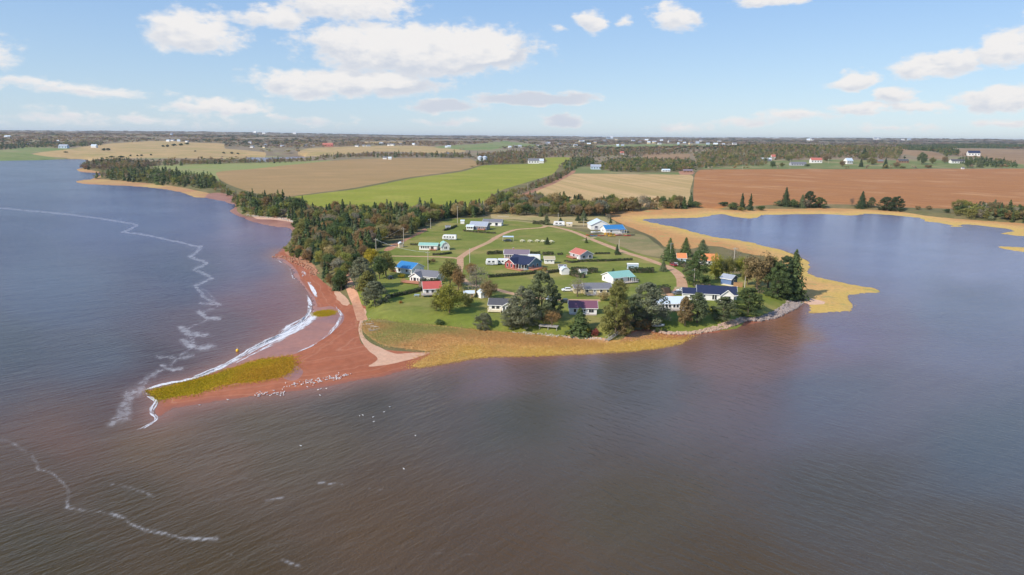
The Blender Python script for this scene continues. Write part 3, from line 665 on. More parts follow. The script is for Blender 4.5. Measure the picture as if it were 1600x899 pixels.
    # ripples: crests running one way on the open side of the bar and another way in its lee
    sx = N(nt, 'ShaderNodeSeparateXYZ'); nt.links.new(pos, sx.inputs[0])
    wr = rampf(nt, mth(nt, 'ADD', sx.outputs[0], mth(nt, 'MULTIPLY', mth(nt, 'SUBTRACT', tnoise(nt, pos, .02, 3, .5), .5), 60)), -25, 30)
    w1 = tnoise(nt, pos, 1.0, 3, .55, (.95, .22, 1), R(50)); w2 = tnoise(nt, pos, 1.0, 3, .55, (.8, .19, 1), R(-42)); w4 = tnoise(nt, pos, 1.0, 2, .5, (.2, .05, 1), R(38))
    w3 = tnoise(nt, pos, 2.0, 3, .6); patch = rampf(nt, tnoise(nt, pos, .010, 4, .55), .36, .64)
    amp = mth(nt, 'MULTIPLY_ADD', patch, .75, .45)
    mixw = N(nt, 'ShaderNodeMix'); nt.links.new(wr, mixw.inputs[0]); nt.links.new(w1, mixw.inputs[2]); nt.links.new(w2, mixw.inputs[3])
    hgt = mth(nt, 'ADD', mth(nt, 'MULTIPLY', mixw.outputs[0], amp), mth(nt, 'ADD', mth(nt, 'MULTIPLY', w4, .9), mth(nt, 'MULTIPLY', w3, .30)))
    bp = N(nt, 'ShaderNodeBump'); bp.inputs['Strength'].default_value = .8; bp.inputs['Distance'].default_value = .46
    nt.links.new(hgt, bp.inputs['Height']); nt.links.new(bp.outputs[0], b.inputs['Normal'])
    me.materials.append(m)
    tagg(link('water', me), kind='structure')
water()

# breaking foam and swash lines lying on the sand
def foam_ribbons():
    m, nt, b = mat('sea_foam')
    at = N(nt, 'ShaderNodeAttribute'); at.attribute_name = 'edge'; uv = N(nt, 'ShaderNodeAttribute'); uv.attribute_name = 'along'
    fn = tnoise(nt, uv.outputs['Vector'], 1.0, 6, .78, (.22, 2.2, 1), None); f2 = tnoise(nt, uv.outputs['Vector'], 1.0, 3, .6, (.05, .5, 1), None)
    v = mth(nt, 'ADD', mth(nt, 'MULTIPLY', at.outputs['Fac'], .62), mth(nt, 'ADD', mth(nt, 'MULTIPLY', mth(nt, 'SUBTRACT', fn, .5), 2.6), mth(nt, 'MULTIPLY', mth(nt, 'SUBTRACT', f2, .5), 1.2)))
    al = mth(nt, 'MULTIPLY', rampf(nt, v, .30, .62), rampf(nt, at.outputs['Fac'], 0, .3))
    b.inputs['Base Color'].default_value = (.74, .73, .75, 1); b.inputs['Roughness'].default_value = .9
    nt.links.new(mth(nt, 'MULTIPLY', al, .92), b.inputs['Alpha'])
    vs, fs, ev, uvs = [], [], [], []
    def rib(p, w0, w1, k):
        q = catmull(p, False, 3); q = [P0(x, y, .15)[:2] for x, y in jit(q, .8, 3)]; o = len(vs); n = len(q); u = rnd.uniform(0, 500)
        for i, c in enumerate(q):
            if i: u += float(np.linalg.norm(q[i]-q[i-1]))
            t = q[min(i+1, n-1)]-q[max(i-1, 0)]; t = t/(np.linalg.norm(t)+1e-9); nn = np.array((-t[1], t[0])); w = (w0+(w1-w0)*i/(n-1))*(1+.5*math.sin(u*.21)*math.sin(u*.067+1)); tap = min(1, i/4, (n-1-i)/4)+.05
            for s, e in ((-1, 0), (-.5, 1), (.5, 1), (1, 0)):
                pp = c+nn*w*.5*s; vs.append((pp[0], pp[1], zat(*pp)+.05)); ev.append(e*k*tap); uvs.append((u, s*w*.5, 0))
            if i:
                a = o+i*4
                for j in range(3): fs.append((a-4+j, a-3+j, a+1+j, a+j))
    def off(p, d): return [(x, y+d) for x, y in p]
    main = [(500, 484), (478, 501), (453, 518), (423, 530), (383, 551), (343, 572.5), (300, 590)]
    rib(main, 4.5, 1.6, .9); rib(off(main, 3.5), 3.5, 1.2, .8); rib([(500, 492), (480, 507), (458, 521), (430, 535), (392, 555), (362, 570)], 3.5, 1.0, .7); rib([(497, 487), (470, 500), (440, 522)], 6, 4, .6)
    rib([(345, 573.5), (300, 591), (250, 601), (225, 609.5)], 2.0, 1.6, .95)
    rib([(478, 458), (484, 472), (482, 489), (465, 508), (430, 529)], 1.6, 1.6, 1.0); rib([(484, 476), (479, 492), (460, 509), (430, 526), (390, 546)], 1.2, 1.0, .9)
    rib([(224, 609), (231, 618), (243, 627), (236, 643), (244, 654), (232, 664), (214, 673)], 1.2, 2.2, .72)
    rib([(470, 414), (473, 425), (480, 437)], 3.6, 3.0, .65); rib([(479, 437), (488, 450), (494, 462), (497, 471)], 1.8, 1.2, 1.0); rib([(478, 437), (487, 452), (494, 468)], .9, .9, 1)
    rib([(451, 415), (454, 425), (462, 440)], .9, .9, .8)
    rib([(519, 474), (527, 483), (534, 495), (524, 513), (508, 530), (488, 543), (462, 554)], 1.5, 1.2, .7); rib([(528, 484), (533, 496), (521, 515)], .8, .8, .7)
    rib([(427, 402), (438, 410), (449, 415)], .8, .8, .6)
    me = bpy.data.meshes.new('foam'); me.from_pydata(vs, [], fs); a = me.attributes.new('edge', 'FLOAT', 'POINT'); a.data.foreach_set('value', ev)
    a = me.attributes.new('along', 'FLOAT_VECTOR', 'POINT'); a.data.foreach_set('vector', np.array(uvs).ravel())
    me.materials.append(m); me.update()
    tagg(link('foam', me), 'broken white foam along the curving edge of the red beach', 'foam', kind='stuff')
foam_ribbons()

# ------------------------------------------------------------------ trees
def quads(C, Nn, size, rg, asp=.75):
    """leafy faces: centres C, normals Nn, half sizes"""
    n = len(C); Nn = Nn/np.maximum(np.linalg.norm(Nn, axis=1, keepdims=True), 1e-6)
    t = rg.normal(size=(n, 3)); a = np.cross(Nn, t); a /= np.maximum(np.linalg.norm(a, axis=1, keepdims=True), 1e-6); b = np.cross(Nn, a)
    s = (np.asarray(size)*rg.uniform(.65, 1.35, n))[:, None]; a = a*s; b = b*s*asp
    return np.stack([C-a-b*.4, C+a*.2-b, C+a+b*.4, C-a*.2+b], 1).reshape(-1, 3)
def leafmesh(name, V, tint, m, colr=None, extra=None):
    n = len(V)//4; me = bpy.data.meshes.new(name)
    Fq = np.arange(n*4); nv = n*4; tt = np.asarray(tint, float)
    me.vertices.add(nv); me.vertices.foreach_set('co', V.astype(np.float32).ravel())
    me.loops.add(nv); me.loops.foreach_set('vertex_index', Fq); me.polygons.add(n); me.polygons.foreach_set('loop_start', np.arange(n)*4)
    at = me.attributes.new('tint', 'FLOAT', 'POINT'); at.data.foreach_set('value', np.repeat(tt, 4).astype(np.float32))
    if colr is not None:
        at = me.attributes.new('col', 'FLOAT_COLOR', 'POINT'); at.data.foreach_set('color', np.repeat(np.column_stack([colr, np.ones(n)]), 4, axis=0).astype(np.float32).ravel())
    me.materials.append(m); me.update(calc_edges=True); return me
def sphere_pts(n, rg):
    v = rg.normal(size=(n, 3)); return v/np.linalg.norm(v, axis=1, keepdims=True)
def clumps(cc, rad, per, size, rg, flat=1.0, up=.0):
    C = []; Nn = []; T_ = []
    for c, r in zip(cc, rad):
        d = sphere_pts(per, rg); rr = rg.uniform(.55, 1.05, per)[:, None]
        off = d*rr*r*np.array((1, 1, flat)); C.append(c+off); nn = d*np.array((1, 1, 1/max(flat, .3)))+rg.normal(size=(per, 3))*.45+np.array((0, 0, up)); Nn.append(nn)
        T_.append(np.clip(rg.uniform(.25, .75)+rg.normal(size=per)*.12, 0, 1))
    C = np.vstack(C); Nn = np.vstack(Nn); return C, quads(C, Nn, size, rg), np.concatenate(T_)
def spruce_v(rg, dens=1.0, R0=.2, size=.034, bot=.05):
    C = []; Nn = []; T_ = []; L = max(7, int(26*math.sqrt(dens)))
    for k in range(L):
        z = bot+(.98-bot)*(k/(L-1))**.92; r = R0*(1-z)**.8*rg.uniform(.78, 1.15)+.012; nb = max(3, int((5+r*42)*math.sqrt(dens)))
        for a in rg.uniform(0, 2*math.pi, nb):
            rr = r*rg.uniform(.7, 1.2); tn = rg.uniform(.3, .7)
            for t in ((.3, .62, .95) if dens > .5 else (.5, .95)):
                zz = z-rr*t*.45+rg.normal()*.006; C.append((rr*t*math.cos(a), rr*t*math.sin(a), zz)); Nn.append((math.cos(a)*.8, math.sin(a)*.8, .8)); T_.append(np.clip(tn+rg.normal()*.1, 0, 1))
    C = np.array(C); Nn = np.array(Nn)+rg.normal(size=C.shape)*.28
    sz = size*(1.0 if dens > .5 else 1.0/dens**.42)*(.6+.7*(1-C[:, 2]))
    return quads(C, Nn, sz*1.25, rg), np.array(T_)
def pine_v(rg, dens=1.0, w=.30, base=.12):
    n = int(85*dens**.5) ; cc = []; rad = []
    for k in range(n):
        z = base+.04+(.93-base)*((k+rg.random())/n)**.9; prof = min(1, math.sin(min(1, (1-z)/(.95-base)*1.3+.1)*math.pi*.5)*1.02)*(1 if z > base+.15 else .8)
        a = rg.uniform(0, 6.28); r = w*prof*math.sqrt(rg.uniform(.08, 1.0)); cc.append((r*math.cos(a), r*math.sin(a), z)); rad.append(rg.uniform(.075, .125)*(.55+.5*prof))
    C, V, t = clumps(np.array(cc), rad, max(8, int(56*dens**.5)), .020/dens**.3, rg, .6, .3); return V, t
def broad_v(rg, dens=1.0, w=.36, base=.1, twig=False):
    n = int(58*dens**.5); cc = []; rad = []
    for k in range(n):
        d = sphere_pts(1, rg)[0]; r = rg.uniform(.35, .95); cc.append((d[0]*r*w, d[1]*r*w, base+(1-base)*.5+d[2]*r*(1-base)*.45)); rad.append(rg.uniform(.09, .16))
    C, V, t = clumps(np.array(cc), rad, max(8, int((26 if twig else 60)*dens**.5)), (.014 if twig else .0205)/dens**.3, rg, .85, .1); return V, t
def shrub_v(rg, dens=1.0):
    n = int(16*dens**.5)+3; cc = []; rad = []
    for k in range(n):
        a = rg.uniform(0, 6.28); r = rg.uniform(0, .42); z = .35+rg.uniform(-.15, .38)*(1-r); cc.append((r*math.cos(a), r*math.sin(a), z)); rad.append(rg.uniform(.18, .28))
    C, V, t = clumps(np.array(cc), rad, max(8, int(38*dens**.5)), .05/dens**.3, rg, .8, .1); return V, t
def trunk_mesh(rg, top=.8, r=.018, limbs=5, spread=.22):
    mb = MB(); wob = [(rg.normal()*.008, rg.normal()*.008) for _ in range(4)]
    mb.tube([(0, 0, -.04), (wob[0][0], wob[0][1], top*.3), (wob[1][0], wob[1][1], top*.6), (wob[2][0], wob[2][1], top)], [r*1.25, r, r*.7, r*.25], BARK, 6)
    for k in range(limbs):
        z = top*(.35+.5*k/max(1, limbs)); a = rg.uniform(0, 6.28); q = spread*rg.uniform(.5, 1)
        mb.tube([(0, 0, z), (q*.5*math.cos(a), q*.5*math.sin(a), z+.05), (q*math.cos(a), q*math.sin(a), z+.12)], [r*.5, r*.35, r*.12], BARK, 4, False)
    me = bpy.data.meshes.new('trunk'); me.from_pydata(mb.v, [], mb.f); me.materials.append(BARK); me.update(); return me
VAR = {}
def make_variants():
    rg = np.random.default_rng(3)
    def mk(kind, fn, n, **kw):
        VAR[kind] = []
        for i in range(n):
            V, t = fn(rg, **kw); cm = leafmesh(kind+'_crown', V, t, FOL)
            tm = trunk_mesh(rg, .9 if kind.startswith('spruce') else .72, .016 if kind.startswith('spruce') else .022, 0 if kind.startswith('spruce') else 6, .2)
            VAR[kind].append((cm, tm))
    mk('spruce', spruce_v, 5, dens=1.0, R0=.21); mk('spruce_wide', spruce_v, 3, dens=2.0, R0=.38, size=.026, bot=.04)
    mk('pine', pine_v, 5, dens=1.5); mk('pine_low', pine_v, 4, dens=1.9, w=.44, base=.0); mk('broad', broad_v, 5, dens=1.4); mk('broad_full', broad_v, 3, dens=1.8, w=.5, base=.02)
    mk('twig', broad_v, 3, dens=1.4, twig=True); mk('shrub', shrub_v, 4, dens=1.2)
    mk('spruce_s', spruce_v, 4, dens=.45); mk('broad_s', broad_v, 5, dens=.5, base=.04)
make_variants()
CLR = dict(dark=(.070, .098, .052), green=(.105, .145, .06), pine=(.145, .175, .095), greyp=(.185, .20, .13), olive=(.205, .20, .07), bright=(.24, .25, .07), rust=(.29, .195, .09), brown=(.25, .19, .10),
           grey=(.28, .25, .19), yellow=(.42, .35, .05), orange=(.36, .21, .07), red=(.22, .07, .06), tan=(.37, .30, .15), purple=(.20, .15, .115), yg=(.26, .265, .06))
def tree(name, kind, p, h, w, col, label, cat='tree', group=None, rg=rnd, lean=None, jc=.12):
    """a thing with two parts; h metres high, w metres wide"""
    cm, tm = rg.choice(VAR[kind]); nat = {'spruce': .40, 'spruce_s': .40, 'spruce_wide': .68, 'pine': .66, 'pine_low': .9, 'broad': .80, 'broad_s': .80, 'broad_full': 1.1, 'twig': .8, 'shrub': 1.2}[kind]
    o = empty(name, (p[0], p[1], p[2]-.08), rg.uniform(0, 6.28), label, cat, group)
    if lean: o.rotation_euler = (lean[0], lean[1], 0)
    sx = w/nat; o.scale = (sx, sx*rg.uniform(.9, 1.1), h)
    c = link('crown', cm, o); k = 1+rg.uniform(-jc, jc)*1.5; c.color = (col[0]*k*(1+rg.uniform(-jc, jc)), col[1]*k, col[2]*k, 1)
    link('trunk' if name not in ('shrub', 'bush') else 'stem', tm, o)
    return o

# trees around the cottages: photo x of the trunk, y of its foot, y of its top, crown width in photo pixels
VT = [
 ('pine_tree', 'pine_low', 586, 477, 440, 38, 'greyp', 'grey-green pine with a dark shaded side, alone at the lawn corner by the beach track'),
 ('pine_tree', 'pine_low', 566, 452, 404, 36, 'greyp', 'tall pale grey-green pine on the wood edge just right of the beach track'),
 ('pine_tree', 'pine', 574, 462, 425, 30, 'olive', 'olive pine behind the lawn corner pine beside the beach track'),
 ('spruce_tree', 'spruce_wide', 529, 452, 425, 20, 'dark', 'small dark spruce at the foot of the wood just left of the beach track'),
 ('broadleaf_tree', 'broad', 603, 432, 394, 32, 'olive', 'olive broadleaf tree at the left end of the blue-roofed cottage'),
 ('broadleaf_tree', 'broad', 593, 436, 400, 24, 'green', 'green slim tree between the wood edge and the blue-roofed cottage'),
 ('broadleaf_tree', 'broad', 580, 418, 388, 26, 'yellow', 'yellowing round tree on the wood edge above the small blue-grey hut', ),
 ('broadleaf_tree', 'broad', 703, 448, 404, 34, 'olive', 'tall olive tree standing behind the red-roofed cottage by the road'),
 ('broadleaf_tree', 'broad', 716, 453, 420, 22, 'rust', 'rust tinged tree right of the olive tree behind the red-roofed cottage'),
 ('broadleaf_tree', 'broad_full', 702, 489, 440, 50, 'yg', 'big bright olive bushy tree on the lawn in front of the red-roofed cottage'),
 ('broadleaf_tree', 'broad_full', 682, 486, 462, 24, 'olive', 'low leafy tree at the left foot of the big bushy tree'),
 ('bare_tree', 'twig', 744, 462, 412, 36, 'grey', 'grey thinly leaved tree with a pale trunk between the two white cottages'),
 ('broadleaf_tree', 'broad_full', 764, 466, 436, 30, 'brown', 'brown low spreading tree behind the little white sheds'),
 ('broadleaf_tree', 'broad', 736, 430, 410, 20, 'rust', 'small rust coloured tree top beside the tall pale pole'),
 ('broadleaf_tree', 'broad_full', 728, 478, 458, 26, 'olive', 'low olive tree right of the big bushy tree beside the white shed'),
 ('wind_bent_shrub', 'pine_low', 748, 513, 487, 28, 'greyp', 'grey-green shrub bent by the wind at the lawn edge above the marsh'),
 ('pine_tree', 'pine_low', 818, 510, 450, 50, 'greyp', 'large grey-green pine on the left of the clump hiding the white cottage'),
 ('pine_tree', 'pine_low', 846, 500, 426, 46, 'pine', 'tallest dark pine in the middle of the clump by the shore'),
 ('pine_tree', 'pine_low', 866, 496, 452, 26, 'dark', 'dark pine on the right of the shore clump beside the blue-grey shed'),
 ('pine_tree', 'pine_low', 800, 511, 478, 34, 'greyp', 'low grey-green pine at the left foot of the shore clump'),
 ('broadleaf_tree', 'twig', 862, 512, 484, 32, 'rust', 'rusty thin small tree behind the grey wooden platform'),
 ('spruce_tree', 'spruce_wide', 906, 520, 481, 38, 'green', 'broad dark green spruce in front of the burgundy-roofed cottage'),
 ('bush', 'shrub', 914, 524, 509, 22, 'yg', 'yellow-green bush at the right foot of the broad spruce'),
 ('bush', 'shrub', 930, 525, 511, 16, 'red', 'dark red bush between the broad spruce and the tall shore spruce'),
 ('pine_tree', 'pine_low', 962, 524, 448, 44, 'olive', 'tall olive brown spruce at the top of the wooden shore stairs'),
 ('pine_tree', 'pine_low', 974, 522, 480, 28, 'brown', 'brownish lower tree leaning on the tall spruce by the shore stairs'),
 ('pine_tree', 'pine_low', 1010, 512, 443, 62, 'greyp', 'widest grey pine of the shore left of the white-roofed cottage'),
 ('pine_tree', 'pine_low', 990, 508, 462, 36, 'pine', 'grey-green pine between the tall shore spruce and the widest pine'),
 ('bush', 'shrub', 1005, 517, 494, 28, 'rust', 'big rust-brown bush on the bank above the red beach'),
 ('bare_tree', 'twig', 902, 464, 434, 30, 'grey', 'grey bare tree at the left end of the yellow bungalow'),
 ('broadleaf_tree', 'broad', 966, 470, 436, 26, 'olive', 'olive tree in front of the green-roofed cottage'),
 ('broadleaf_tree', 'broad_full', 942, 470, 455, 20, 'tan', 'small tan leaved tree in front of the yellow bungalow'),
 ('pine_tree', 'pine', 1070, 509, 464, 24, 'brown', 'brownish thin pine with a pale trunk on the shore lawn'),
 ('pine_tree', 'pine', 1089, 504, 458, 32, 'pine', 'green pine with a bare lower trunk right of the brownish thin pine'),
 ('pine_tree', 'pine_low', 1130, 499, 464, 38, 'pine', 'rounded grey-green pine in front of the navy-roofed long house'),
 ('bush', 'shrub', 1112, 490, 474, 24, 'bright', 'light green bush left of the rounded pine by the navy-roofed house'),
 ('pine_tree', 'pine_low', 1168, 492, 450, 44, 'green', 'dense dark rounded pine at the right end of the navy-roofed house'),
 ('spruce_tree', 'spruce_wide', 1046, 407, 373, 23, 'green', 'leftmost of three conical evergreens by the marsh beside the pale pole'),
 ('spruce_tree', 'spruce_wide', 1071, 401, 372, 23, 'green', 'middle of three conical evergreens behind the orange-roofed hut'),
 ('spruce_tree', 'spruce_wide', 1097, 400, 375, 24, 'pine', 'rightmost of three conical evergreens at the marsh edge'),
 ('pine_tree', 'pine_low', 1090, 445, 394, 36, 'green', 'big round dark pine beside the pole with the lamp above the navy-roofed house'),
 ('pine_tree', 'pine_low', 1076, 436, 412, 22, 'pine', 'lower grey-green pine on the left of the big round dark pine'),
 ('broadleaf_tree', 'broad_full', 1118, 436, 397, 26, 'yg', 'green tree turning yellow between the big round pine and the blue shed'),
 ('broadleaf_tree', 'broad_full', 1122, 434, 412, 18, 'yellow', 'bright yellow small tree in front of the green one near the blue shed'),
 ('broadleaf_tree', 'broad', 1138, 434, 398, 20, 'olive', 'olive tree right behind the blue shed roof'),
 ('broadleaf_tree', 'broad', 1157, 432, 400, 26, 'yg', 'yellow-green tree at the right of the blue shed'),
 ('bare_tree', 'twig', 1147, 415, 386, 22, 'grey', 'bare grey tree sticking up at the marsh edge above the blue shed'),
 ('broadleaf_tree', 'broad', 1182, 452, 390, 42, 'brown', 'large brown-olive tree left of the big dark pines by the rock wall'),
 ('broadleaf_tree', 'broad', 1200, 450, 400, 30, 'olive', 'olive tree squeezed between the brown tree and the big dark pines'),
 ('broadleaf_tree', 'broad', 1168, 446, 410, 24, 'olive', 'small olive tree left of the large brown-olive tree'),
 ('pine_tree', 'pine_low', 1214, 465, 412, 36, 'green', 'left one of the big dark green pines over the rock wall'),
 ('pine_tree', 'spruce_wide', 1238, 467, 393, 44, 'green', 'tallest right one of the big dark green pines over the rock wall'),
 ('pine_tree', 'pine_low', 1226, 462, 402, 38, 'dark', 'middle dark green pine at the back of the group over the rock wall'),
 ('spruce_tree', 'spruce_wide', 1036, 424, 405, 13, 'pine', 'young spruce standing alone on the lawn beside the red road'),
 ('spruce_tree', 'spruce_wide', 964, 396, 382, 8, 'dark', 'small dark spruce on the lawn close to the pole by the red road'),
 ('spruce_tree', 'spruce_wide', 916, 380, 371, 6, 'green', 'tiny spruce on the lawn in front of the white barn'),
 ('spruce_tree', 'spruce_wide', 855, 382, 371, 10, 'dark', 'small dark spruce at the end of the row of pale picnic tables'),
 ('spruce_tree', 'spruce_wide', 958, 426, 419, 6, 'green', 'tiny round spruce on the lawn behind the green-roofed cottage'),
 ('spruce_tree', 'spruce', 854, 351, 336, 13, 'pine', 'conical spruce at the end of the hedge by the road bend'),
 ('spruce_tree', 'spruce_wide', 876, 346, 340, 7, 'dark', 'small spruce behind the white caravan at the road bend'),
 ('spruce_tree', 'spruce_wide', 903, 345, 336, 9, 'dark', 'left one of two dark spruces behind the white caravan'),
 ('spruce_tree', 'spruce_wide', 912, 345, 329, 13, 'pine', 'right one of two dark spruces behind the white caravan'),
 ('spruce_tree', 'spruce', 954, 349, 339, 5, 'dark', 'thin dark spruce behind the blue roof by the barn'),
 ('bare_tree', 'twig', 950, 345, 334, 10, 'grey', 'grey little tree behind the barn and the blue roof'),
 ('bush', 'shrub', 687, 507, 497, 18, 'green', 'lone dark green bush at the lawn edge above the marsh'),
 ('bush', 'shrub', 1027, 520, 510, 10, 'green', 'small green bush right of the boat under the pine'),
 ('bush', 'shrub', 1038, 519, 511, 10, 'dark', 'small dark bush above the left end of the rock wall'),
 ('bush', 'shrub', 626, 474, 469, 8, 'orange', 'small orange bush on the lawn below the hedge'),
 ('bush', 'shrub', 628, 434, 426, 14, 'yellow', 'yellow green bush beside the red deck'),
 ('bush', 'shrub', 612, 425, 415, 12, 'tan', 'tan bush at the left wall of the blue-roofed cottage'),
 ('bush', 'shrub', 852, 424, 416, 10, 'rust', 'reddish round bush at the right end of the teal house'),
 ('bush', 'shrub', 844, 424, 417, 8, 'orange', 'orange-red bush touching the teal wall'),
 ('bush', 'shrub', 677, 410, 402, 10, 'brown', 'small brown tree beside the utility pole above the blue roof'),
 ('bush', 'shrub', 671, 413, 404, 10, 'olive', 'olive bush left of the small brown tree by the utility pole'),
 ('bush', 'shrub', 1158, 330, 322, 14, 'olive', 'olive bush between the two thin spruces of the pond shore'),
 ('spruce_tree', 'spruce', 1159, 328, 303, 10, 'dark', 'left one of two thin spruces standing in front of the red field'),
 ('spruce_tree', 'spruce', 1172, 329, 304, 10, 'dark', 'right one of two thin spruces standing in front of the red field'),
 ('bush', 'shrub', 1146, 328, 314, 20, 'green', 'green bush left of the two thin spruces on the pond shore'),
 ('bush', 'shrub', 1188, 329, 320, 16, 'green', 'green bush right of the two thin spruces on the pond shore'),
 ('spruce_tree', 'spruce_wide', 1227, 322, 294, 16, 'dark', 'pointed dark spruce on the left of the copse by the pond'),
 ('pine_tree', 'pine_low', 1264, 324, 300, 20, 'dark', 'round topped dark pine in the copse by the pond'),
 ('spruce_tree', 'spruce_wide', 1253, 324, 305, 14, 'pine', 'spruce just left of the round topped pine by the pond'),
 ('pine_tree', 'pine_low', 1280, 325, 309, 20, 'green', 'dark green low pine at the right end of the copse by the pond'),
 ('bush', 'shrub', 1240, 324, 310, 20, 'green', 'green low bush in the middle of the copse by the pond'),
 ('bush', 'shrub', 1216, 322, 311, 16, 'pine', 'grey-green bush at the left end of the copse by the pond'),
 ('bare_tree', 'twig', 1260, 325, 311, 18, 'grey', 'grey bare bush in front of the round topped pine by the pond'),
 ('spruce_tree', 'spruce_wide', 1346, 324, 300, 17, 'dark', 'lone dark spruce on the pond shore left of its small neighbour'),
 ('pine_tree', 'pine_low', 1361, 325, 309, 13, 'pine', 'small pine right of the lone dark spruce on the pond shore'),
 ('bare_tree', 'twig', 1331, 323, 309, 10, 'purple', 'thin purple-brown bush left of the lone dark spruce'),
 ('pine_tree', 'pine_low', 1384, 329, 309, 22, 'dark', 'left half of the dense dark pine clump at the middle of the pond shore'),
 ('pine_tree', 'pine_low', 1400, 330, 308, 22, 'dark', 'right half of the dense dark pine clump at the middle of the pond shore'),
 ('bush', 'shrub', 1434, 328, 321, 12, 'brown', 'small brown bush right of the dense pine clump by the pond'),
 ('bush', 'shrub', 1451, 328, 320, 11, 'brown', 'brown bush further along the field edge by the pond'),
 ('bush', 'shrub', 1479, 333, 325, 12, 'dark', 'dark bush at the left end of the shore wood on the pond'),
 ('bush', 'shrub', 1130, 322, 314, 18, 'dark', 'dark green bush at the corner between the stubble and the red field'),
 ('bush', 'shrub', 1086, 325, 313, 22, 'green', 'green round bush where the stubble field meets the red field'),
 ('bush', 'shrub', 1052, 324, 314, 18, 'green', 'round green bush at the lower right of the stubble field'),
 ('bush', 'shrub', 103, 239, 236, 7, 'dark', 'dark bush on the far left tan field above the bay'),
 ('bush', 'shrub', 162, 236, 231, 8, 'dark', 'left one of two dark bushes on the pale far field'),
 ('bush', 'shrub', 169, 235.5, 231, 8, 'dark', 'right one of two dark bushes on the pale far field'),
 ('bush', 'shrub', 204, 245, 241, 4, 'dark', 'small dark bush low on the far left tan field'),
 ('bush', 'shrub', 215, 244.5, 241.5, 4, 'dark', 'tiny bush near the bay headland on the far field'),
 ('bush', 'shrub', 221, 244.5, 240.5, 5, 'dark', 'rounder dark bush of three near the bay headland'),
 ('bush', 'shrub', 236, 243.5, 240, 4, 'dark', 'lone dark bush right of the three near the bay headland'),
 ('bush', 'shrub', 305, 237.5, 234.5, 4, 'dark', 'single dark bush in the middle of the far tan field'),
 ('bush', 'shrub', 255, 230, 226, 6, 'dark', 'first dark tree of the row across the far tan field'),
 ('bush', 'shrub', 262, 230, 225.5, 7, 'dark', 'second dark tree of the row across the far tan field'),
 ('bush', 'shrub', 272, 229, 224, 9, 'dark', 'big dark tree in the middle of the far field row'),
 ('bush', 'shrub', 283, 228, 223.5, 8, 'dark', 'dark tree fourth in the far field row'),
 ('bush', 'shrub', 292, 226.5, 222, 8, 'dark', 'last dark tree of the far field row'),
 ('bush', 'shrub', 175, 246.5, 243, 9, 'dark', 'low dark scrub at the back of the bay headland, left part'),
 ('bush', 'shrub', 190, 246.5, 243, 12, 'dark', 'low dark scrub at the back of the bay headland, right part'),
 ('bush', 'shrub', 350, 240.5, 236.5, 5, 'dark', 'dark bush at the right side of the far tan field'),
 ('bush', 'shrub', 362, 241, 237, 6, 'dark', 'dark bush by the far creek field'),
 ('bush', 'shrub', 372, 241.5, 238, 5, 'dark', 'smaller dark bush by the far creek field'),
 ('broadleaf_tree', 'broad_full', 1207, 262, 252, 10, 'green', 'round green tree at the left end of the roadside grass'),
 ('broadleaf_tree', 'broad_full', 1222, 261, 254, 8, 'olive', 'small olive tree beside the long low grey house'),
 ('bush', 'shrub', 1261, 260.5, 255, 10, 'green', 'green bush right of the long low grey house'),
 ('broadleaf_tree', 'broad', 1316, 261, 250, 9, 'brown', 'brown tree left of the white gabled house'),
 ('spruce_tree', 'spruce_wide', 1345, 261, 248, 7, 'dark', 'dark spruce right of the white gabled house'),
 ('broadleaf_tree', 'broad_full', 1362, 258, 247, 16, 'olive', 'olive tree above the roadside right of the white gabled house'),
 ('spruce_tree', 'spruce_wide', 1383, 263, 248, 9, 'dark', 'tall dark spruce at the back edge of the red field'),
 ('broadleaf_tree', 'broad_full', 1400, 262, 253, 12, 'brown', 'brown tree by the long brown house'),
 ('broadleaf_tree', 'broad_full', 1440, 257, 239, 16, 'green', 'large dark green tree between the brown fields and the red field'),
 ('broadleaf_tree', 'broad_full', 1457, 256, 246, 11, 'olive', 'olive tree right of the large dark green tree'),
 ('broadleaf_tree', 'broad_full', 1476, 255, 245, 11, 'brown', 'round brown tree left of the long white house'),
 ('broadleaf_tree', 'broad_full', 1512, 262, 250, 14, 'green', 'green tree before the long white house'),
 ('spruce_tree', 'spruce_wide', 1530, 262, 248, 10, 'pine', 'spruce at the left end of the green copse'),
 ('bush', 'shrub', 1450, 263, 257, 16, 'brown', 'wide brown bush on the edge of the red field'),
 ('bush', 'shrub', 1410, 263, 259, 12, 'olive', 'olive bush on the edge of the red field'),
 ('broadleaf_tree', 'broad_full', 1292, 252, 243, 14, 'brown', 'brown tree behind the farm drive'),
 ('broadleaf_tree', 'broad_full', 1232, 252, 243, 14, 'olive', 'olive tree behind the long grey house'),
 ('broadleaf_tree', 'broad_full', 1350, 250, 239, 18, 'olive', 'olive tree on the slope above the white gabled house'),
 ('spruce_tree', 'spruce_wide', 1350, 246, 232, 11, 'dark', 'dark conifer rising out of the brown wood on the hill'),
]
placed = []
for t in VT:
    nm, kd, x, y0, y1, w, c, lb = t[:8]
    p = G(x, y0); s = SC(p); h = (y0-y1)/s*1.04; w = w*1.12; cat = 'bush' if nm == 'bush' else ('shrub' if 'shrub' in nm else 'tree')
    tree(nm, kd, p, h*1.02, w/s, CLR[c], lb, cat, lean=(0, R(32)) if 'wind' in nm else None, jc=.04); placed.append((p[0], p[1], w/s*.4))

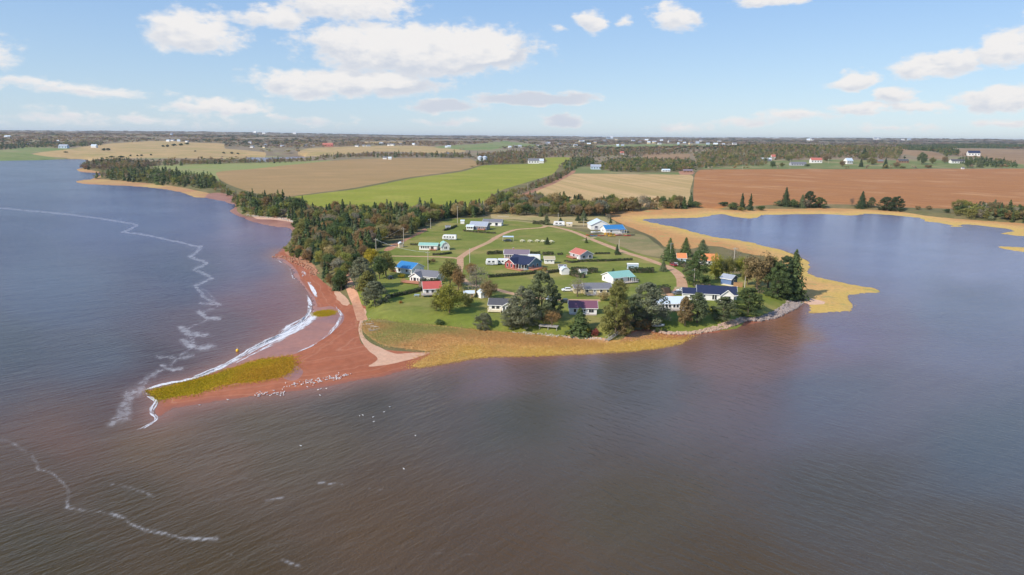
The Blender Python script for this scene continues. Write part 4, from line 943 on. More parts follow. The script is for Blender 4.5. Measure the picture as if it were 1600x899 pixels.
# woods, belts and hedgerows: (outline of the feet, spacing in m, height range, share of conifers, colours, label, group)
def sample_poly(pts, spacing, rg, z=2.9):
    poly = np.array([P1(x, y, z)[:2] for x, y in pts]); a, b = poly.min(0), poly.max(0); out = []
    area = (b-a).prod(); n = int(area/spacing**2*1.35)
    q = np.column_stack([rg.uniform(a[0], b[0], n), rg.uniform(a[1], b[1], n)]); q = q[inside(q, poly)]
    grid = {}
    for p in q:
        k = (int(p[0]//spacing), int(p[1]//spacing)); ok = True
        for dx in (-1, 0, 1):
            for dy in (-1, 0, 1):
                for o in grid.get((k[0]+dx, k[1]+dy), ()):
                    if (o[0]-p[0])**2+(o[1]-p[1])**2 < (spacing*.72)**2: ok = False
        if ok: grid.setdefault(k, []).append(p); out.append(p)
    return out
AUT = [('olive', 7), ('brown', 5), ('rust', 3), ('bright', 2), ('grey', 3), ('tan', 2), ('green', 4)]
OLV = [('olive', 5), ('green', 4), ('bright', 3), ('brown', 2), ('grey', 1), ('rust', 1)]
BRN = [('brown', 5), ('purple', 3), ('rust', 2), ('olive', 3), ('grey', 2)]
GRN = [('green', 4), ('olive', 3), ('pine', 2)]
WOODS = [
 ([(462, 347), (474, 336), (500, 332), (560, 333), (640, 335), (700, 334), (745, 331), (762, 336), (735, 341), (700, 341), (664, 356), (640, 368), (622, 374), (600, 382), (584, 392), (560, 404), (545, 412), (520, 405), (490, 392), (470, 375)], 5.2, (7, 11.5), .42, AUT, 'wood below the green field'),
 ([(470, 375), (490, 385), (545, 405), (578, 396), (570, 410), (560, 424), (551, 436), (543, 436), (540, 452), (525, 448), (508, 436), (492, 420), (486, 408), (464, 398), (450, 391)], 4.6, (6, 9.5), .28, AUT, 'wooded bank above the red beach'),
 ([(443, 392), (452, 378), (458, 366), (466, 370), (470, 388), (458, 396)], 4.2, (3, 5), .05, OLV, 'scrub on the red point'),
 ([(372, 326), (366, 314), (385, 308), (420, 313), (452, 314), (480, 330), (470, 341), (456, 341), (440, 338), (415, 336), (392, 333)], 5.5, (6, 10.5), .45, OLV, 'shore wood by the tan field'),
 ([(330, 296), (352, 302), (372, 309), (368, 303), (345, 290), (335, 288)], 6, (5, 8), .1, OLV, 'low scrub below the tan field'),
 ([(145, 276), (172, 279), (215, 283), (250, 287), (300, 292), (333, 296), (338, 288), (335, 281), (300, 277), (262, 274), (230, 270), (190, 269), (170, 273)], 7, (8, 12), .55, OLV, 'dark headland wood'),
 ([(128, 262), (160, 267), (200, 267), (226, 264), (240, 261), (225, 257), (190, 254.5), (150, 256), (132, 259)], 9, (9, 14), .25, BRN, 'brown headland wood'),
 ([(228, 262), (330, 257.5), (440, 255.5), (500, 252.5), (505, 250.5), (430, 252), (300, 254.5), (232, 258)], 13, (7, 12), .1, BRN, 'hedgerow behind the pale green field'),
 ([(500, 248.5), (600, 246.5), (735, 247.5), (735, 243.5), (650, 242.5), (580, 242.5), (505, 246)], 14, (9, 15), .2, BRN, 'belt behind the tan field'),
 ([(758, 334), (800, 338), (880, 340), (935, 338), (960, 331), (1000, 327), (1045, 324), (1095, 322), (1095, 319), (1000, 320), (950, 321), (900, 322), (835, 317), (800, 313), (765, 321)], 6, (8, 13), .2, AUT, 'belt below the stubble field'),
 ([(762, 320), (790, 306), (826, 293), (850, 284), (868, 276), (886, 268), (893, 270), (878, 279), (860, 287.5), (836, 296), (805, 307), (780, 318)], 6, (5, 8), .1, BRN, 'hedgerow along the farm lane'),
 ([(886, 268), (880, 262), (895, 252), (915, 248), (926, 252), (928, 259), (905, 261), (896, 268)], 9, (8, 14), .5, OLV, 'clump topping the farm lane'),
 ([(938, 266), (955, 268.5), (1000, 269), (1060, 268), (1080, 266), (1088, 262), (1078, 252), (1040, 252), (1000, 250), (960, 252), (940, 258)], 8.5, (8, 13), .15, OLV, 'wood behind the stubble field'),
 ([(1092, 264.5), (1130, 262), (1195, 260), (1200, 251), (1290, 248), (1330, 246), (1400, 250), (1410, 243), (1395, 233), (1250, 229), (1130, 233), (1085, 242)], 10, (9, 14), .08, AUT, 'wood behind the red field'),
 ([(1410, 233), (1480, 246), (1500, 240), (1480, 232), (1600, 233), (1760, 236), (1760, 230), (1500, 228), (1400, 229)], 13, (9, 14), .5, GRN, 'wood between small brown fields'),
 ([(1505, 258), (1560, 262.5), (1588, 262.5), (1590, 257), (1560, 251), (1535, 248), (1500, 249), (1495, 254)], 9, (6, 10), .6, GRN, 'green copse by the red field'),
 ([(1492, 338), (1540, 341), (1600, 345), (1700, 350), (1800, 356), (1800, 346), (1700, 341), (1600, 336), (1520, 330), (1495, 331)], 5, (8, 12), .15, OLV, 'shore wood right of the pond'),
 ([(745, 259), (775, 257.5), (852, 254.5), (850, 249), (800, 247), (748, 248)], 10, (8, 14), .15, BRN, 'trees round the silos'),
 ([(752, 248), (850, 246.5), (895, 246), (930, 246), (1000, 244), (1085, 241), (1085, 236), (1000, 236), (900, 237), (800, 238.5), (745, 243)], 15, (9, 14), .15, BRN, 'strip behind the silo farm'),
 ([(0, 234.5), (40, 232), (95, 231), (160, 228), (160, 225), (90, 226), (0, 227.5), (-120, 231), (-120, 236)], 18, (9, 14), .6, OLV, 'far bay shore trees'),
]
cand = []   # (kind name, mesh kind, x, y, h, w, colour, label, projected size)
rg5 = np.random.default_rng(21); pl = np.array(placed)
for (pl_, spc, hr, con, cols, lab) in WOODS:
    q = sample_poly(pl_, spc, rg5)
    if not q: continue
    q = np.array(q); hq, dq = height(q)
    names = [c for c, w in cols for _ in range(w)]
    ppx, ppy, _w = proj(q[:, 0], q[:, 1], hq); x0_, x1_ = max(ppx.min(), 0), min(ppx.max(), 1600); y0_, y1_ = ppy.min(), ppy.max()
    for p, z, d, pxx, pyy in zip(q, hq, dq, ppx, ppy):
        if d < 2.0: continue
        if np.hypot(pl[:, 0]-p[0], pl[:, 1]-p[1]).min() < 2.5: continue
        h = rg5.uniform(*hr)*(.75+.5*vnoise(np.array(p[0]*.06), np.array(p[1]*.06))); cz = rg5.random()
        cone = rg5.random() < con*(.4+1.2*float(vnoise(np.array(p[0]*.03+5), np.array(p[1]*.03))))
        if cone:
            c = CLR[('dark', 'green', 'pine', 'green')[int(cz*4)]]; k = ('spruce_tree', 'spruce', h*1.0, h*rg5.uniform(.42, .6)); what = 'dark spruce in '
        else:
            cn = names[int(cz*len(names))]; c = CLR[cn]; k = ('broadleaf_tree', 'twig' if cn == 'grey' and rg5.random() < .6 else 'broad', h*.9, h*rg5.uniform(.65, .95)); what = {'olive': 'olive', 'brown': 'brown', 'rust': 'rust', 'bright': 'lime', 'grey': 'grey', 'tan': 'tan', 'green': 'green', 'orange': 'orange', 'purple': 'purplish', 'pine': 'grey-green'}[cn]+' leafy tree in '
            if cn == 'grey' and k[1] == 'broad': pass
        D = math.hypot(p[0], p[1]); u = min(.999, max(0, (pxx-x0_)/(x1_-x0_+1e-6))); v = (pyy-y0_)/(y1_-y0_+1e-6)
        sz = ('low ', 'middling ', 'tall ', 'towering ')[int(np.clip((h-hr[0]*.8)/(hr[1]*1.15-hr[0]*.8)*4, 0, 3))]
        where = ('far left', 'left', 'inner left', 'middle', 'inner right', 'right', 'far right')[int(u*7)]+(' front' if v > .72 else ' centre' if v > .36 else ' back')
        what = sz+what.replace(' in ', ' at ')+where+' of the '; gz = lab
        cand.append((k[0], k[1], p[0], p[1], z, k[2], k[3], c, (what+lab).replace('  ', ' '), k[2]/D, D, lab))
byk = {}
for c in cand: byk.setdefault(c[0], []).append(c)
rest = []
for k, L in byk.items():
    L = [c for c in L if -60 < float(proj(c[2], c[3], c[4])[0]) < 1660] ; out_ = [c for c in byk[k] if not (-60 < float(proj(c[2], c[3], c[4])[0]) < 1660)]
    pre = sum(1 for t in VT if t[0] == k); L.sort(key=lambda c: -c[9]); n = 292-pre
    # nearest ones singly, the rest of the kind as a mass
    for c in L[:n]:
        kd = c[1] if c[9] > .016 else {'spruce': 'spruce_s', 'broad': 'broad_s', 'twig': 'twig'}[c[1]]
        tree(c[0], kd, (c[2], c[3], c[4]), c[5], c[6], c[7], c[8], 'tree', 'trees of the '+c[11])
    rest += L[n:]+out_
# the rest of the woods, each tree still its own cloud of leaves inside one mass
def mass(name, items, label, nlod):
    rg = np.random.default_rng(9); bank = {}
    for kd, fn in (('spruce', lambda d: spruce_v(rg, dens=d)), ('broad', lambda d: broad_v(rg, dens=d, base=.03))):
        bank[kd] = [fn(nlod) for _ in range(6)]
    Vs, Ts, Cs = [], [], []
    for (x, y, z, h, w, kd, c) in items:
        V, t = bank[kd][rg.integers(6)]; nat = .40 if kd == 'spruce' else .8; a = rg.uniform(0, 6.28); ca, sa = math.cos(a), math.sin(a); s = w/nat
        U = np.column_stack([(V[:, 0]*ca-V[:, 1]*sa)*s+x, (V[:, 0]*sa+V[:, 1]*ca)*s+y, V[:, 2]*h+z-.3]); Vs.append(U); Ts.append(t); Cs.append(np.tile(np.array(c)*rg.uniform(.85, 1.18), (len(t), 1)))
    me = leafmesh(name, np.vstack(Vs), np.concatenate(Ts), FOLC, np.vstack(Cs)); o = link(name, me); tagg(o, label, name.replace('_', ' '), kind='stuff'); return o
nearr = [(c[2], c[3], c[4], c[5], c[6], 'spruce' if c[1] == 'spruce' else 'broad', c[7]) for c in rest if c[10] < 720]
midr = [(c[2], c[3], c[4], c[5], c[6], 'spruce' if c[1] == 'spruce' else 'broad', c[7]) for c in rest if c[10] >= 720]
print('TREES', len(cand), len(nearr), len(midr))
if nearr: mass('inner_woods', nearr, 'mixed evergreen and autumn trees standing deep inside the nearer woods', .16)
if midr: mass('field_woods', midr, 'mixed trees of the woods and hedgerows between the farm fields', .07)
# far wooded hills: everything beyond that is not a field
def far_woods():
    rg = np.random.default_rng(33); fields = [np.array(r[3]) for r in REG if r[0].endswith('field') or 'grass' in r[0] or r[0] in ('far_shore', 'farm_yard', 'farm_lane')]
    its = []
    for (D0, D1, n, h, w) in ((1350, 2300, 2600, 9, 13), (2300, 3800, 6200, 10, 26), (3800, 7000, 6500, 10, 52), (7000, 12500, 3600, 12, 110)):
        a = R(1)*rg.uniform(-40, 40, n); D = np.sqrt(rg.uniform(D0**2, D1**2, n)); q = np.column_stack([D*np.sin(a), D*np.cos(a)])
        ok = inside(q, LAND) & ~inside(q, CRKw)
        for f in fields: ok &= ~inside(q, f)
        open_ = fbm(q[:, 0]*.0021, q[:, 1]*.0021+4, 3)*1.6 > (.20 if D0 > 2000 else .05)
        ok &= ~open_ ; hh, dd = height(q); ok &= dd > 12
        cn = fbm(q[:, 0]*.0016+8, q[:, 1]*.0016, 3)
        for i in np.where(ok)[0]:
            r_ = rg.random()
            con = r_ < (.14 if cn[i] < 0.06 else .5)
            c = CLR['dark'] if con else CLR[('brown', 'purple', 'purple', 'brown', 'olive', 'grey')[rg.integers(6)]]
            its.append((q[i, 0], q[i, 1], hh[i], h*rg.uniform(.7, 1.2), w*rg.uniform(.7, 1.3), 'broad', tuple(np.array(c)*np.array((1.25, 1.12, 1.12)))))
    return its
fw = far_woods(); print('FAR', len(fw))
mass('distant_woodland', fw, 'brown and dark green woodland covering the far low hills', .008)

# ------------------------------------------------------------------ hedges
def hedge(pts, h, w, col, label, group=None, name='hedge'):
    q = [G(x, y) for x, y in catmull(pts, False, 4)]; rg = np.random.default_rng(int(pts[0][0]*7)); C = []; Nn = []; core = MB()
    for a, b in zip(q[:-1], q[1:]):
        L = (b-a).length
        if L < .05: continue
        t = (b-a)/L; nn = Vector((-t.y, t.x, 0)); n = int(L*(w+2*h)*9)+2; u = rg.random(n)*(1+.1)-.05; v = rg.random(n)
        for uu, vv in zip(u, v):
            per = (2*h+w)*vv; hh = h*(.9+.2*float(vnoise(np.array((a.x+t.x*L*uu)*.5), np.array((a.y+t.y*L*uu)*.5))))
            if per < h: s, z, nr = -1, per, (-nn.x, -nn.y, .3)
            elif per > h+w: s, z, nr = 1, per-h-w, (nn.x, nn.y, .3)
            else: s, z, nr = (per-h)/w*2-1, hh, (0, 0, 1)
            s *= 1+rg.normal()*.1; p = a+t*(L*uu)+nn*(s*w/2); C.append((p.x, p.y, a.z+(b.z-a.z)*uu+z*hh/h)); Nn.append(nr)
        mid = (a+b)/2; core.box((mid.x, mid.y, mid.z+h*.42), (L+.1, w*.72, h*.84), BARK, math.atan2(t.y, t.x))
    C = np.array(C); Nn = np.array(Nn)+rg.normal(size=C.shape)*.45; o0 = q[0]; C -= np.array(o0)
    me = leafmesh(name, quads(C, Nn, .24, rg), np.clip(rg.normal(.45, .16, len(C)), 0, 1), FOL)
    ob = link(name, me, None, o0); ob.color = (*col, 1); tagg(ob, label, 'hedge', group)
    core.v = [tuple(Vector(v)-o0) for v in core.v]; c = core.build('stem', ob); return ob
HG = (.06, .09, .04)
for pts, h, w, lb in [
 ([(761, 398), (774, 397.5), (785, 397)], 1.7, 1.2, 'dark clipped hedge left of the brown-roofed house'), ([(826, 398), (844, 398)], 1.6, 1.2, 'short dark hedge just right of the brown-roofed house'),
 ([(848, 398.5), (865, 398.5)], 1.6, 1.2, 'second short hedge right of the brown-roofed house, above the white shed'), ([(871, 398.5), (879, 398.3)], 1.0, 1.0, 'low scrap of hedge left of the lavender cottage'),
 ([(763, 434), (790, 432), (815, 430), (838, 427.5)], 1.2, 1.3, 'long low hedge in front of the teal and red house'), ([(855, 427.5), (866, 426), (877, 425)], 1.4, 1.3, 'hedge running from the teal house to the white gambrel shed'),
 ([(929, 397.5), (953, 397)], .9, 1.0, 'low thin hedge right of the lavender cottage'), ([(883, 409), (890, 411), (903, 410)], .9, 1.0, 'low hedge below the lavender cottage'),
 ([(903, 409.5), (925, 409), (950, 408.5), (970, 407.5), (988, 407)], 1.1, 1.0, 'long broken hedge row between two lawns below the lavender cottage'),
 ([(893, 424), (915, 425.5), (934, 426)], 2.1, 2.4, 'thick dark hedge behind the small white sheds'), ([(893, 430), (903, 433), (913, 434.5)], 2.0, 2.6, 'rounded dark hedge right of the white gambrel shed'),
 ([(982, 426), (1000, 426.2), (1021, 426)], 2.2, 2.2, 'tall clipped hedge in front of the white flat-roofed trailer'), ([(604, 467), (620, 463), (640, 459), (664, 453)], 1.3, 1.4, 'long dark hedge sloping up to the red-roofed cottage'),
 ([(657, 449), (670, 447), (684, 444)], 2.4, 3.2, 'thick dark hedge between the grey-roofed and the red-roofed cottage'), ([(724, 361.5), (745, 363.5), (774, 365.5)], 1.0, 1.0, 'thin low hedge in front of the grey metal-roofed house'),
 ([(676, 399), (690, 398.5), (705, 396.5)], 1.0, 1.0, 'low dark hedge in front of the small white barn'), ([(1084, 447), (1096, 449), (1110, 450)], 1.8, 2.0, 'hedge behind the navy-roofed long house'),
 ([(1184, 457), (1205, 461), (1227, 465)], 1.9, 2.0, 'tall clipped hedge at the foot of the big dark pines'), ([(1050, 411), (1060, 415), (1072, 418)], 2.2, 3.0, 'rounded hedge in front of the orange-roofed hut'),
 ([(1032, 456), (1042, 459)], 2.8, 4.0, 'big round clipped bush by the end of the red road'), ([(693, 361), (703, 358.5), (713, 354)], 1.1, 1.1, 'low hedge at the wood edge left of the grey metal-roofed house'),
 ([(833, 350), (843, 350.5), (851, 351)], 2.4, 2.6, 'green hedge left of the conical spruce at the road bend'), ([(641, 383), (652, 383.5)], .9, 1, 'tiny dark hedge left of the green-roofed mobile home'),
 ([(961, 398.5), (970, 398.3)], .8, 1, 'scrap of hedge at the foot of the pole by the red road'), ([(904, 348.5), (915, 349), (932, 351)], 1.0, 1.6, 'low dark growth left of the white barn')]:
    hedge(pts, h, w, HG, lb, 'hedges round the cottage lawns')

# ------------------------------------------------------------------ buildings
def gable_shell(mb, L, W, hw, rise, m, gam=False):
    x, y = L/2, W/2
    sec = [(-y, -.4), (y, -.4), (y, hw), (0, hw+rise), (-y, hw)] if not gam else [(-y, -.4), (y, -.4), (y, hw), (y*.62, hw+rise*.68), (0, hw+rise), (-y*.62, hw+rise*.68), (-y, hw)]
    n = len(sec); vs = [(-x, a, b) for a, b in sec]+[(x, a, b) for a, b in sec]
    fs = [tuple(range(n))[::-1], tuple(range(n, 2*n))]+[(k, (k+1) % n, n+(k+1) % n, n+k) for k in range(n)]
    mb.add(vs, fs, m)
def roof_mesh(mb, L, W, hw, rise, m, ov=.4, th=.14, gam=False):
    y = W/2; sec = [(-y, hw), (0, hw+rise), (y, hw)] if not gam else [(-y, hw), (-y*.62, hw+rise*.68), (0, hw+rise), (y*.62, hw+rise*.68), (y, hw)]
    s = (sec[1][1]-sec[0][1])/(sec[1][0]-sec[0][0]); sec[0] = (sec[0][0]-ov, sec[0][1]-ov*s); sec[-1] = (sec[-1][0]+ov, sec[-1][1]-ov*s)
    x = L/2+ov; n = len(sec); lo = [(a, b+.012) for a, b in sec]; hi = [(a, b+.012+th) for a, b in sec]
    vs = [(-x, a, b) for a, b in lo]+[(-x, a, b) for a, b in hi]+[(x, a, b) for a, b in lo]+[(x, a, b) for a, b in hi]; fs = []
    for k in range(n-1):
        fs += [(k, k+1, 2*n+k+1, 2*n+k)[::-1], (n+k, n+k+1, 3*n+k+1, 3*n+k), (k, k+1, n+k+1, n+k), (2*n+k, 2*n+k+1, 3*n+k+1, 3*n+k)[::-1]]
    fs += [(0, n, 3*n, 2*n), (n-1, 2*n-1, 4*n-1, 3*n-1)[::-1]]
    mb.add(vs, fs, m); return x, sec
def opening(parent, side, u, z, w, h, L, W, kind='window', M=None, pm=None):
    """one window or door on a wall"""
    mb = MB(); T = {'f': Matrix.Translation((u, -W/2, z)), 'b': Matrix.Translation((u, W/2, z)) @ Matrix.Rotation(math.pi, 4, 'Z'), 'r': Matrix.Translation((L/2, u, z)) @ Matrix.Rotation(math.pi/2, 4, 'Z'), 'l': Matrix.Translation((-L/2, u, z)) @ Matrix.Rotation(-math.pi/2, 4, 'Z')}[side]
    if M is not None: T = M @ T
    mb.box((0, -.03, 0), (w+.22, .1, h+.22), TRIM, M=T)
    f = None
    if kind == 'door':
        mb.box((0, -.09, 0), (w, .04, h), pm or TRIM, M=T); mb.box((0, -.12, h*.22), (w*.6, .03, h*.35), GLASS, M=T)
        return mb.build('door', parent)
    f = mb.build('window', parent); g = MB(); g.box((0, -.09, 0), (w, .04, h), GLASS, M=T); g.build('pane', f)
    return f
def block(root, ox, oy, rz, L, W, hw, rise, wm, rm, ops=(), gam=False, ov=.4, trim=True):
    M = Matrix.Translation((ox, oy, 0)) @ Matrix.Rotation(rz, 4, 'Z')
    w = MB(); gable_shell(w, L, W, hw, rise, wm, gam); w.v = [tuple(M @ Vector(v)) for v in w.v]; w.build('wall', root)
    r = MB(); x, sec = roof_mesh(r, L, W, hw, rise, rm, ov, gam=gam); r.v = [tuple(M @ Vector(v)) for v in r.v]; ro = r.build('roof', root)
    if trim:
        t = MB()
        for sx in (-1, 1):
            for a, b in zip(sec[:-1], sec[1:]):
                ln = math.hypot(b[0]-a[0], b[1]-a[1]); an = math.atan2(b[1]-a[1], b[0]-a[0])
                Mt = Matrix.Translation((sx*(x+.035), (a[0]+b[0])/2, (a[1]+b[1])/2+.03)) @ Matrix.Rotation(an, 4, 'X')
                t.box((0, 0, 0), (.06, ln, .24), TRIM, M=Mt)
        for s in (sec[0], sec[-1]): t.box((0, s[0]+(.035 if s[0] > 0 else -.035), s[1]+.0), (2*x, .06, .2), TRIM)
        t.v = [tuple(M @ Vector(v)) for v in t.v]; t.build('trim', ro)
    for o in ops:
        side, u, z, ww, hh = o[:5]; opening(root, side, u, z, ww, hh, L, W, o[5] if len(o) > 5 else 'window', M, o[6] if len(o) > 6 else None)
def bld(name, label, cat, px, py, yaw, side, L, W, group=None):
    p = G(px, py); rz = R(yaw); off = {'f': (0, -W/2), 'r': (L/2, 0), 'l': (-L/2, 0)}[side]
    c, s = math.cos(rz), math.sin(rz); x = p.x-(off[0]*c-off[1]*s); y = p.y-(off[0]*s+off[1]*c)
    z = zat(x, y); return empty(name, (x, y, min(z, p.z+.3)), rz, label, cat, group)
def deck(root, x, y, w, d, h, m=DECK, rail=True, name='deck'):
    mb = MB(); n = max(3, int(d/.28))
    for k in range(n): mb.box((x, y-d/2+d*(k+.5)/n, h), (w, d/n*.9, .05), m)
    mb.box((x, y, h-.12), (w-.02, d-.02, .16), m)
    for a in (-1, 1):
        for b in (-1, 1): mb.box((x+a*(w/2-.08), y+b*(d/2-.08), h/2-.15), (.12, .12, h+.1), m)
    if rail:
        segs_ = [((x-w/2, y-d/2), (x+w/2, y-d/2)), ((x-w/2, y-d/2), (x-w/2, y+d/2)), ((x+w/2, y-d/2), (x+w/2, y+d/2))]
        for a, b in segs_:
            L = math.hypot(b[0]-a[0], b[1]-a[1]); an = math.atan2(b[1]-a[1], b[0]-a[0]); mb.box(((a[0]+b[0])/2, (a[1]+b[1])/2, h+.95), (L, .08, .06), m, an)
            k = max(2, int(L/.45))
            for i in range(k+1): mb.box((a[0]+(b[0]-a[0])*i/k, a[1]+(b[1]-a[1])*i/k, h+.5), (.05, .05, .9), m)
    mb.build(name, root)
def chimney(root, x, y, z, m=BRICK):
    mb = MB(); mb.box((x, y, z), (.7, .7, 1.6), m); mb.box((x, y, z+.85), (.85, .85, .12), CONC); mb.build('chimney', root)
def porch(root, x, y, w, d, h, rm, name='porch'):
    mb = MB(); mb.box((x, y, h), (w, d, .12), rm); mb.box((x, y, .1), (w, d, .3), DECK)
    for i in range(4): mb.box((x-w/2+.1+(w-.2)*i/3, y-d/2+.1, h/2+.1), (.12, .12, h-.2), TRIM)
    mb.build(name, root)
W1 = lambda *us, z=1.5, w=1.1, h=1.1, s='f': [(s, u, z, w, h) for u in us]

b = bld('cottage', 'white bungalow with a brown roof and brick porch behind the teal house', 'cottage', 807, 405.5, -3, 'f', 12, 7)
block(b, 0, 0, 0, 12, 7, 2.6, 1.7, WHITE, RPURP, W1(-5.2, -4.2, -3.1, -2.1, w=.7, h=1.5)+W1(.2, w=.9, h=.7, z=1.8)+W1(3.2)+W1(0, s='r')); block(b, -4.2, 4.3, 0, 4.5, 4, 2.4, .8, WHITE, RPALE)
deck(b, -3.6, -4.6, 5, 2.2, .5, RDECK); chimney(b, -1.8, .8, 4.2)
b = bld('house', 'navy-roofed house with one red gable, teal walls and a brick-red terrace', 'house', 836, 420, -41, 'r', 12.5, 9.5)
# front face looks to the lower left, its right gable is teal
block(b, 0, 0, 0, 12.5, 9.5, 2.7, 2.5, TEAL, RNAVY, [('r', -1.6, 1.6, 1.0, 1.3), ('r', 1.6, 1.6, 1.0, 1.3), ('f', 4.6, 1.4, .9, 1.7), ('f', 3.0, 1.4, .9, 1.7)])
block(b, -2.6, -4.6, R(90), 6.5, 5.6, 2.6, 1.9, REDW, RNAVY, [('l', -1.2, 1.5, .9, 1.6), ('l', 1.2, 1.5, .9, 1.6)])
porch(b, 3.4, -6.2, 5.2, 2.6, 2.6, RNAVY); deck(b, 1.5, -8.6, 8.4, 2.2, .35, RDECK, True, 'terrace'); deck(b, 7.9, -1.5, 2.8, 7, .4, RDECK)
b = bld('shed', 'white shed with a tan roof standing right of the teal house', 'shed', 858.5, 412.5, 2, 'f', 4.6, 3.4)
block(b, 0, 0, 0, 4.6, 3.4, 2.3, 1.1, WHITE, paint('tan_shingles', (.42, .36, .24), .85), [('f', -.9, 1.4, .5, .5), ('f', .9, 1.4, .5, .5)])
b = bld('cottage', 'lavender gabled cottage with a brick-red roof and a deck on its left', 'cottage', 916.5, 405, -62, 'r', 9.5, 7.6)
block(b, 0, 0, 0, 9.5, 7.6, 2.4, 1.9, LAV, RRED2, [('r', -1.7, 1.3, 1.2, 1.2), ('r', 1.9, 1.3, 1.2, 1.2), ('f', -1, 1.4, 1.2, 1.2), ('f', 2.5, 1.1, .9, 2.0, 'door')]); deck(b, -1, -5.2, 6, 2.6, .5, RDECK)
b = bld('cottage', 'white cottage with a green metal roof and a covered porch on its right', 'cottage', 974, 442, 28, 'f', 10.5, 8)
block(b, 0, 0, 0, 10.5, 8, 2.5, 1.7, WHITE, RTEAL, [('l', 2.2, 1.4, .5, 1.0), ('f', -3.5, 1.4, 1.1, 1.1), ('f', -1, 1.4, 1.1, 1.1), ('f', 3.2, 1.1, 1.7, 2.0)]); deck(b, 1.2, -5.6, 9, 3, .5, DECK); porch(b, 3.4, -5.0, 3.4, 1.9, 2.5, RTEAL)
b = bld('bungalow', 'pale yellow bungalow with a grey roof and white trimmed windows', 'bungalow', 934, 460.5, 4, 'f', 10.4, 6.6)
block(b, 0, 0, 0, 10.4, 6.6, 2.4, 1.5, CREAM, RGREY, W1(-4.2, 1.3, 4.0, w=.9)+[('f', -1.2, 1.05, .9, 2.0, 'door')]); deck(b, -1, -4.4, 7, 2.2, .35, DECK); block(b, -7.1, 1, 0, 3.4, 4, 2.2, .9, CREAM, RGREY, [('f', 0, 1.3, .8, .8)])
b = bld('cottage', 'white cottage with a burgundy metal roof facing the shore', 'cottage', 911, 491.5, -2, 'f', 9.3, 5.8)
block(b, 0, 0, 0, 9.3, 5.8, 2.4, 1.7, WHITE, RBURG, W1(-2.8, 2.3, 3.2, w=.8, h=1.5)+[('f', .5, 1.0, .9, 2.0, 'door'), ('r', .6, 1.2, 1.2, 1.5)]); deck(b, 0, -3.6, 9, 1.2, .25, DECK, False)
b = bld('cottage', 'white cottage with a charcoal roof and bay front left of the shore pines', 'cottage', 785, 487, -6, 'f', 9.5, 6)
block(b, 0, 0, 0, 9.5, 6, 2.4, 1.5, WHITE, RDARK, W1(-3.2, -1.6, w=1.1, h=1.1)+W1(0, s='r')); block(b, 2.0, -2.4, R(90), 3.8, 3.8, 2.3, 1.2, WHITE, RDARK, [('l', -.9, 1.4, .7, 1.4), ('l', .2, 1.4, .7, 1.4), ('l', 1.3, 1.4, .6, 1.3)])
deck(b, -2.6, -4.1, 4.6, 2.2, .5, BEIGEP); mb = MB(); mb.box((0, -.1, 4.1), (.3, .3, .7), DARK); mb.build('vent', b)
b = bld('cottage', 'small white cottage with a bright red roof half hidden by the bushy tree', 'cottage', 676, 461.5, 12, 'f', 6.6, 6)
block(b, 0, 0, 0, 6.6, 6, 2.7, 2.0, WHITE, RRED, W1(-2, 0, 2, w=.9, h=1.1)+[('l', 0, 1.4, .9, 1.1)]); deck(b, -.6, -4.5, 7.6, 3.2, .9, DECK)
b = bld('cottage', 'white cottage with a grey shingle roof and a big red stained deck', 'cottage', 663, 441, -22, 'f', 11, 7.5)
block(b, 0, 0, 0, 11, 7.5, 2.5, 1.8, WHITE, RGREY, [('r', 1.2, 1.4, .9, 1), ('f', 3.4, 1.4, 1.1, 1.1), ('f', .6, 1.4, .8, .8)]); block(b, -3.2, -3.4, R(90), 5.2, 4.8, 2.5, 1.5, WHITE, RGREY, [('l', -1.4, 1.4, .6, 1.2), ('l', 0, 1.2, 1.2, 1.8), ('l', 1.5, 1.4, .6, 1.2)])
deck(b, -3.6, -7.9, 8.4, 3.6, .6, RDECK)
b = bld('cottage', 'white cottage with a bright blue metal roof left of the grey-roofed one', 'cottage', 631, 427.5, -34, 'f', 9.4, 8)
block(b, 0, 0, 0, 9.4, 8, 2.5, 2.0, WHITE, RBLUE, [('r', -1.8, 1.4, 1, 1), ('r', 1.5, 1.1, .9, 2, 'door'), ('f', -2.6, 1.4, 1.1, 1.1), ('f', 1.8, 1.4, 1.1, 1.1)]); deck(b, -6.2, -1.5, 3, 5, .4, RDECK, False)
b = bld('mobile_home', 'long white mobile home with a pale green roof on the upper lawn', 'mobile home', 669, 391, -6, 'f', 9.8, 4.2)
block(b, 0, 0, 0, 9.8, 4.2, 2.6, 1.0, WHITE, RGRN, W1(-3.6, -2.4, -1.2, 0, w=.7, h=1.1)+[('f', 2.2, 1.2, 1.5, 1.6), ('r', 0, 1.4, 1, 1)]); deck(b, 2.8, -3, 3.6, 1.8, .5, RDECK)
b = bld('barn', 'small white gambrel barn with a pale green roof beside the mobile home', 'barn', 696, 391.5, -72, 'r', 5, 4.4)
block(b, 0, 0, 0, 5, 4.4, 2.2, 2.2, WHITE, RGRN, [('r', -.35, 1.5, .5, 1.2), ('r', .45, 1.5, .5, 1.2)], gam=True, ov=.25)
b = bld('shed', 'tiny tan shed by the tall pole at the wood edge', 'shed', 627, 387, -65, 'r', 2.2, 2.2); block(b, 0, 0, 0, 2.2, 2.2, 2.2, .7, TAN, RPALE, [], ov=.15)
b = bld('hut', 'little pale blue-grey gambrel hut among the trees at the wood edge', 'hut', 583.5, 411, -70, 'r', 3, 2.8); block(b, 0, 0, 0, 3, 2.8, 1.9, 1.3, PALEB, RSILV, [('r', 0, 1.2, .6, .8)], gam=True, ov=.2)
b = bld('house', 'dark sided house with a silver metal roof, white porch and brick-red deck', 'house', 747, 359.5, -14, 'f', 11.5, 8)
